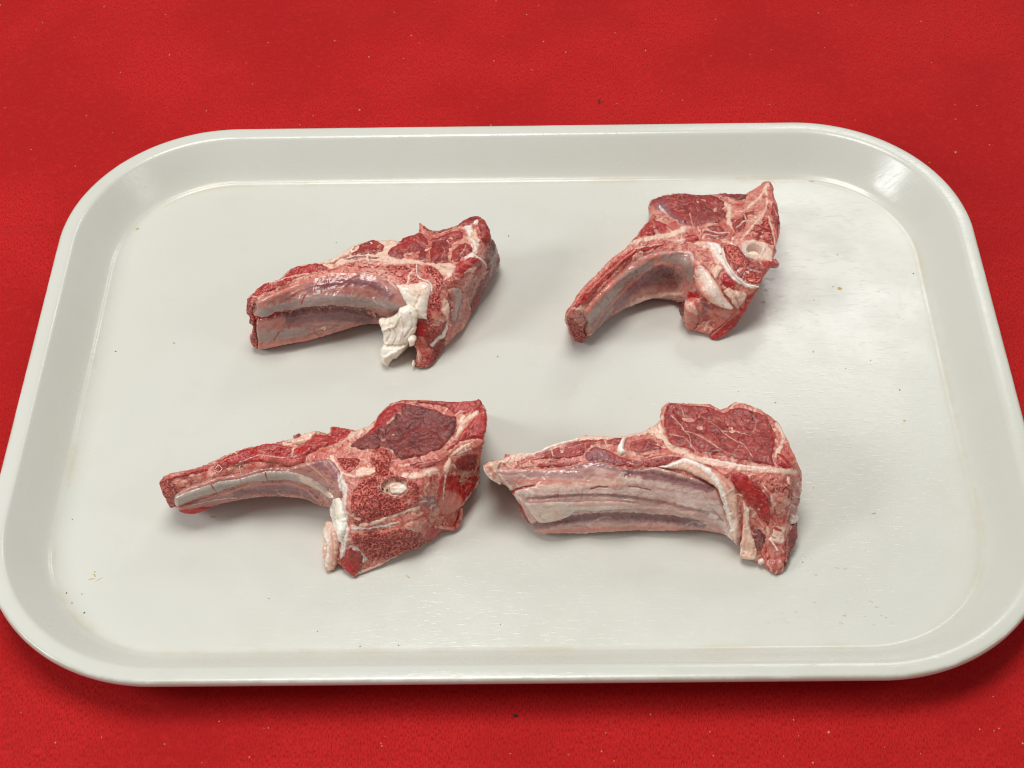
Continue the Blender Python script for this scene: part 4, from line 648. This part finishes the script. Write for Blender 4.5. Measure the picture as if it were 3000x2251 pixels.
A(c,'side_muscle',[(1906,392),(1960,420),(2012,492),(1945,500),(1902,455)],M['muscle_red'],dz=0.6,edge=18,marks=[('fat',20,0.2,[(1940,380),(1990,450),(2020,490)],0.8),('pink',16,0.2,[(1920,430),(1970,480)],0.6)])
A(c,'rib_membrane',[(160,495),(330,497),(560,497),(720,457),(820,457),(920,492),(1040,497),(1150,482),(1300,520),(1440,570),(1530,620),(1570,700),(1610,800),(1670,920),(1665,968),(1600,911),(1520,891),(1400,872),(1200,880),(1000,876),(700,893),(420,889),(382,850),(300,692),(240,622),(172,545)],M['pale_membrane'],dz=1.7,sink=0.5,edge=24,lump=0.3,rough=0.1,fine=0.04,jag=4,marks=[
  ('mem',46,0,[(600,500),(730,470),(850,490),(1000,520)],0.8),('dark',50,-0.2,[(960,520),(1100,510),(1250,540),(1400,575),(1510,610)],0.55),('mem',60,0,[(960,530),(1200,545),(1500,615)],0.9),('mem',60,0,[(350,530),(600,540),(750,510)],0.5),
  ('pink',60,0.1,[(280,570),(500,580),(900,590)],0.7),('fat',70,0.3,[(300,620),(600,600),(900,570),(1050,560)],0.6),('white',90,0.3,[(300,640),(600,630),(900,625),(1200,640),(1450,680),(1560,740)],0.42),('white',50,0.1,[(960,560),(1200,590),(1450,640)],0.4),('blood',18,-0.9,[(250,628),(300,610),(400,600)],0.9),('blood',24,0,[(262,622),(280,628)],1.0),('dark',16,-0.7,[(750,610),(800,600),(850,602)],0.6),('blood',12,-0.5,[(980,600),(1050,605),(1120,618)],0.6),
  ('dark',26,-0.9,[(370,676),(550,660),(700,650),(900,655),(1100,680),(1300,715),(1480,760)],0.32),('pink',16,0.2,[(420,655),(700,635),(1000,645),(1300,690)],0.6),
  ('mem',70,-0.3,[(400,845),(600,805),(900,785),(1200,795),(1450,830)],0.9),('dark',56,-0.9,[(420,835),(620,795),(900,775),(1150,785),(1400,815)],0.55),('pink',40,0.2,[(420,875),(700,860),(1000,845),(1300,855),(1550,885)],0.8),('fat',20,0.4,[(600,888),(680,892),(720,885)],0.9),('dark',12,0,[(1100,830),(1180,800)],0.4),('dark',12,0,[(1300,860),(1380,820)],0.4),('dark',12,0,[(1440,880),(1500,845)],0.4),('dark',16,0,[(1480,855),(1580,890)],0.4),
  ('white',60,0.3,[(1300,700),(1450,740),(1580,830),(1640,920)],0.5),('fat',20,0.3,[(180,520),(260,600),(330,680)],0.8)])
A(c,'rib_cartilage',[(332,692),(420,682),(550,680),(640,682),(760,672),(950,682),(1120,702),(1300,722),(1420,752),(1380,780),(1200,748),(1000,740),(820,752),(660,752),(600,792),(500,822),(432,826),(390,782)],M['cartilage'],dz=2.2,sink=0.6,edge=32,lump=0.3,rough=0.1,jag=4,marks=[('mem',-30,0,[(640,745),(820,750),(1000,735),(1300,770),(1000,752),(700,762)],0.6),('pink',40,0,[(640,700),(900,700),(1200,720)],0.5),('fat',20,0.2,[(400,750),(380,760)],0.9),('fat',-30,0,[(340,695),(560,690),(560,800),(420,820)],0.5),('pink',30,0,[(1100,715),(1400,755)],0.5)])
A(c,'membrane_flap',[(1150,486),(1222,470),(1330,432),(1420,462),(1550,520),(1602,560),(1642,602),(1662,680),(1684,780),(1688,900),(1672,975),(1624,890),(1592,800),(1562,700),(1532,612),(1440,562),(1330,512),(1240,502)],M['fat'],dz=2.6,sink=0.6,edge=28,lump=0.4,rough=0.12,jag=5,marks=[('white',40,0.3,[(1180,485),(1330,455),(1450,500),(1540,570),(1600,700),(1650,860)],0.9),('pink',30,0,[(1400,470),(1560,540),(1630,620)],0.8),('pink',14,-0.6,[(1560,680),(1610,800),(1660,930)],0.8),('mem',16,-0.5,[(1660,700),(1680,830),(1675,960)],0.6),(None,20,0.5,[(1590,640),(1630,780),(1655,900)])])
A(c,'fat_strip',[(1692,690),(1735,750),(1742,860),(1775,960),(1782,1058),(1710,1064),(1672,1042),(1682,960),(1692,830)],M['fat'],dz=1.8,sink=1.2,edge=28,lump=0.7,jag=6,marks=[('pink',20,-0.4,[(1700,760),(1720,900),(1710,1020)],0.4),('white',16,0.3,[(1725,740),(1740,860)],0.7)])
A(c,'back_muscle',[(1612,512),(1700,522),(1742,562),(1800,602),(1850,682),(1872,800),(1852,872),(1792,802),(1732,722),(1662,642),(1622,582)],M['muscle_red'],dz=0.9,edge=32,lump=0.4,rough=0.1,marks=[('dark',24,-0.2,[(1640,560),(1740,680),(1840,830)],0.4),('pink',14,0.1,[(1720,700),(1800,780)],0.4)])
vb = A(c,'vertebra',[(1785,565),(1860,622),(1925,662),(1992,702),(1986,800),(1955,930),(1962,1060),(1902,1158),(1842,1112),(1802,1010),(1868,890),(1884,780),(1842,652)],M['pinkfat'],dz=1.0,edge=36,lump=0.8,jag=6,marks=[('blood',40,0,[(1850,640),(1860,720),(1900,800)],0.7),('blood',24,0,[(1880,860),(1920,880)],0.9),('blood',30,0,[(1960,740),(1940,830)],0.7),('fat',-30,0.2,[(1870,860),(1950,860),(1930,960),(1870,940)],0.8),('fat',-30,0.4,[(1800,580),(1880,660),(1900,740),(1850,680)],0.7),('pink',40,0.1,[(1900,980),(1920,1120)],0.8),('white',16,0.4,[(1860,930),(1900,1000)],0.9),('mem',40,0,[(1890,1040),(1900,1110)],0.6),('blood',26,-0.4,[(1830,960),(1850,1060)],0.7)])
A(c,'side_marrow',[(1822,555),(1900,560),(1990,600),(2008,650),(2000,700),(1940,655),(1865,605)],M['marrow'],dz=0.7,edge=14,fine=0.2,marks=[('fat',20,0.3,[(1960,570),(2000,620)],0.9),('fat',40,0,[(1840,570),(1930,610)],0.5)])
A(c,'side_muscle',[(1992,845),(2036,822),(2032,920),(2002,1005),(1952,1138),(1945,1050),(1965,930)],M['muscle_dark'],dz=0.7,edge=16,rough=0.4,jag=6,marks=[('blood',16,0,[(2010,870),(2020,930)],0.6),('pink',14,0.2,[(1965,950),(1960,1080)],0.6)])
A(c,'cartilage_tag',[(1990,772),(2042,792),(2032,828),(1988,850),(1982,810)],M['membrane'],dz=1.2,edge=20,marks=[('white',-20,0,[(1990,772),(2042,792),(2032,828),(1988,850)],0.6)])
A(c,'hollow_shade_patch',[(1750,880),(1800,870),(1840,930),(1820,1000),(1785,1010),(1770,950)],M['muscle_dark'],dz=0.5,sink=0.8,edge=14,marks=[('mem',-20,0,[(1760,880),(1810,890),(1790,960)],0.7),('dark',-20,-0.6,[(1790,960),(1830,960),(1810,1010)],0.8)])  # raised dark piece; the shade of a hollow is put into its colour
for x,y,rx,ry,zo,mt in ((1812,1074,24,17,-0.8,'cartilage'),(1845,1030,13,24,-0.4,'pinkfat'),(1972,568,14,22,-0.3,'fat')): nodule(c,x,y,rx,ry,zo,mat=mt,parent=vb)
thread(c,[(950,690),(985,692),(1030,698)],r=0.4,zoff=1.7,name='fat_shred',mat='fat')
# ------------------------------------------------------------------ small loose things (uncountable: one object each)
def blob_cloud(name, items, mats, label, cat):
    """items: (x, y, z, rx, ry, rz, rot, material index) in millimetres"""
    V = []; F = []; mi = []
    nu = 8
    for it, (x,y,z,rx,ry,rz,a,k) in enumerate(items):
        b0 = len(V); ca, sa = math.cos(a), math.sin(a)
        for th in (0.0, 0.55, 1.1, 1.5708):
            for i in range(nu if th > 0 else 1):
                ph = 2*math.pi*i/nu; w = 1+0.3*math.sin(3*ph+it)*0.6
                px, py, pz = rx*math.sin(th)*math.cos(ph)*w, ry*math.sin(th)*math.sin(ph)*w, rz*math.cos(th)
                V.append((x+px*ca-py*sa, y+px*sa+py*ca, z+pz))
        for i in range(nu): F.append((b0, b0+1+i, b0+1+(i+1)%nu)); mi.append(k)
        for r in range(2):
            for i in range(nu):
                F.append((b0+1+r*nu+i, b0+1+(r+1)*nu+i, b0+1+(r+1)*nu+(i+1)%nu, b0+1+r*nu+(i+1)%nu)); mi.append(k)
    o = mesh_obj(name, V, F, None)
    for m in mats: o.data.materials.append(m)
    o.data.polygons.foreach_set('material_index', mi)
    return tag(o, label, cat, kind='stuff')
def tray_pts(pts):
    P = np.array(pts, float); return unproject(P[:,0], P[:,1], np.zeros(len(P)))
# dark and yellowish specks lying on the tray (photo pixels unprojected to the floor)
dark = [(195,1738,.45),(240,1741,.35),(211,1767,.4),(247,1796,.55),(252,1858,.35),(258,1864,.6),(286,1904,.45),(278,1676,.35),(788,1754,.3),(173,1286,.4),(212,1522,.3),(339,1030,.5),(1490,692,.5),(1458,1045,.4),(509,1004,.25),(2383,1031,.4),(2551,1056,.35),(2636,1143,.5),(2478,1080,.3),(2272,1180,.45),(2164,1147,.3),(2575,854,.3),(2383,1430,.3),(2352,1648,.35),(930,1850,.3),(1168,1891,.35),(1055,1894,.35),(985,711,.35),(2385,880,.35),(2676,802,.5),(2453,747,.4),(2440,840,.4),(820,1960,.3),(1466,1830,.3)]
W = tray_pts([(d[0],d[1]) for d in dark]); items = [(w[0],w[1],0.02,d[2]*0.8,d[2]*0.64,d[2]*0.4,random.random()*3,0) for w,d in zip(W,dark)]
yel = [(277,1686,1.2,.35,-0.9),(268,1697,1.5,.28,0.2),(290,1698,2.0,.16,0.6),(402,671,1.0,.8,0),(2378,531,1.6,.4,0),(624,1515,1.8,.4,-0.1),(2460,846,1.2,1.0,0),(510,1007,0.6,.4,0),(1195,1690,1.6,.22,-0.7),(2560,1505,1.2,.4,0.2),(100,1430,1.5,.6,1.2),(2650,1233,.9,.5,0)]
W = tray_pts([(d[0],d[1]) for d in yel]); items += [(w[0],w[1],0.01,d[2],d[3],0.07,d[4],1) for w,d in zip(W,yel)]
blob_cloud('tray_specks', items, [M['speck'],M['flake']], 'scattered dark and yellowish specks on the tray floor', 'specks')
# moisture right of the hooked chop and in the near right of the tray
wet = []
rs = random.Random(5)
for (u0,v0,u1,v1,n,s) in ((2235,815,2400,960,60,1.0),(2180,1020,2330,1110,12,0.9),(2380,780,2650,900,40,0.6),(2240,1760,2630,1850,24,0.8),(2320,1600,2480,1700,8,1.0)):
    for i in range(n): wet.append((rs.uniform(u0,u1), rs.uniform(v0,v1), s*rs.uniform(.25,.8)))
wet += [(2257,818,1.2),(2246,850,1.1),(2238,886,1.0),(2290,868,.9),(2305,888,.8),(2288,938,.9)]
W = tray_pts([(d[0],d[1]) for d in wet]); items = [(w[0],w[1],0.005,d[2]*rs.uniform(1.0,2.2),d[2]*rs.uniform(.5,.9),d[2]*0.10,rs.uniform(-.6,.3),0) for w,d in zip(W,wet)]
blob_cloud('water_droplets', items, [M['water']], 'clear wet droplets and smears on the right half of the tray', 'droplets')
# crumbs on the cloth
items = []
rs = random.Random(21)
deps = bpy.context.evaluated_depsgraph_get(); clo = bpy.data.objects['tablecloth']
n = 0
while n < 120:
    u, v = rs.uniform(-20,3020), (rs.uniform(-10,520) if rs.random() < .6 else rs.uniform(2040,2260))
    w = unproject(np.array([u]), np.array([v]), np.array([CLOTH_Z]))[0]
    q = np.abs(w[:2])-np.array([TW-TR_, TD-TR_]); sd = np.linalg.norm(np.maximum(q,0))+min(q.max(),0)-TR_
    if sd < 3: continue
    hit, loc, nr, fi = clo.ray_cast((w[0]*MM, w[1]*MM, 0.1), (0,0,-1))
    r = rs.uniform(.16,.42)*(1.5 if rs.random() < .12 else 1)
    items.append((w[0],w[1],(loc[2]/MM if hit else CLOTH_Z),r*rs.uniform(1,1.6),r,r*.8,rs.uniform(0,3),0 if rs.random() < .72 else 1)); n += 1
for u,v in ((1468,85),(1473,112),(1482,142),(1183,177),(1508,76),(1558,210)):
    w = unproject(np.array([u]), np.array([v]), np.array([CLOTH_Z]))[0]; items.append((w[0],w[1],CLOTH_Z+1.0,.5,.45,.4,0,1))
for u,v in ((1755,297),(1509,2098)):
    w = unproject(np.array([u]), np.array([v]), np.array([CLOTH_Z]))[0]; items.append((w[0],w[1],CLOTH_Z+0.4,.9,.7,.6,0,2))
blob_cloud('crumbs', items, [M['crumb'],M['orange'],M['speck']], 'tiny pale and orange crumbs scattered on the red cloth', 'crumbs')
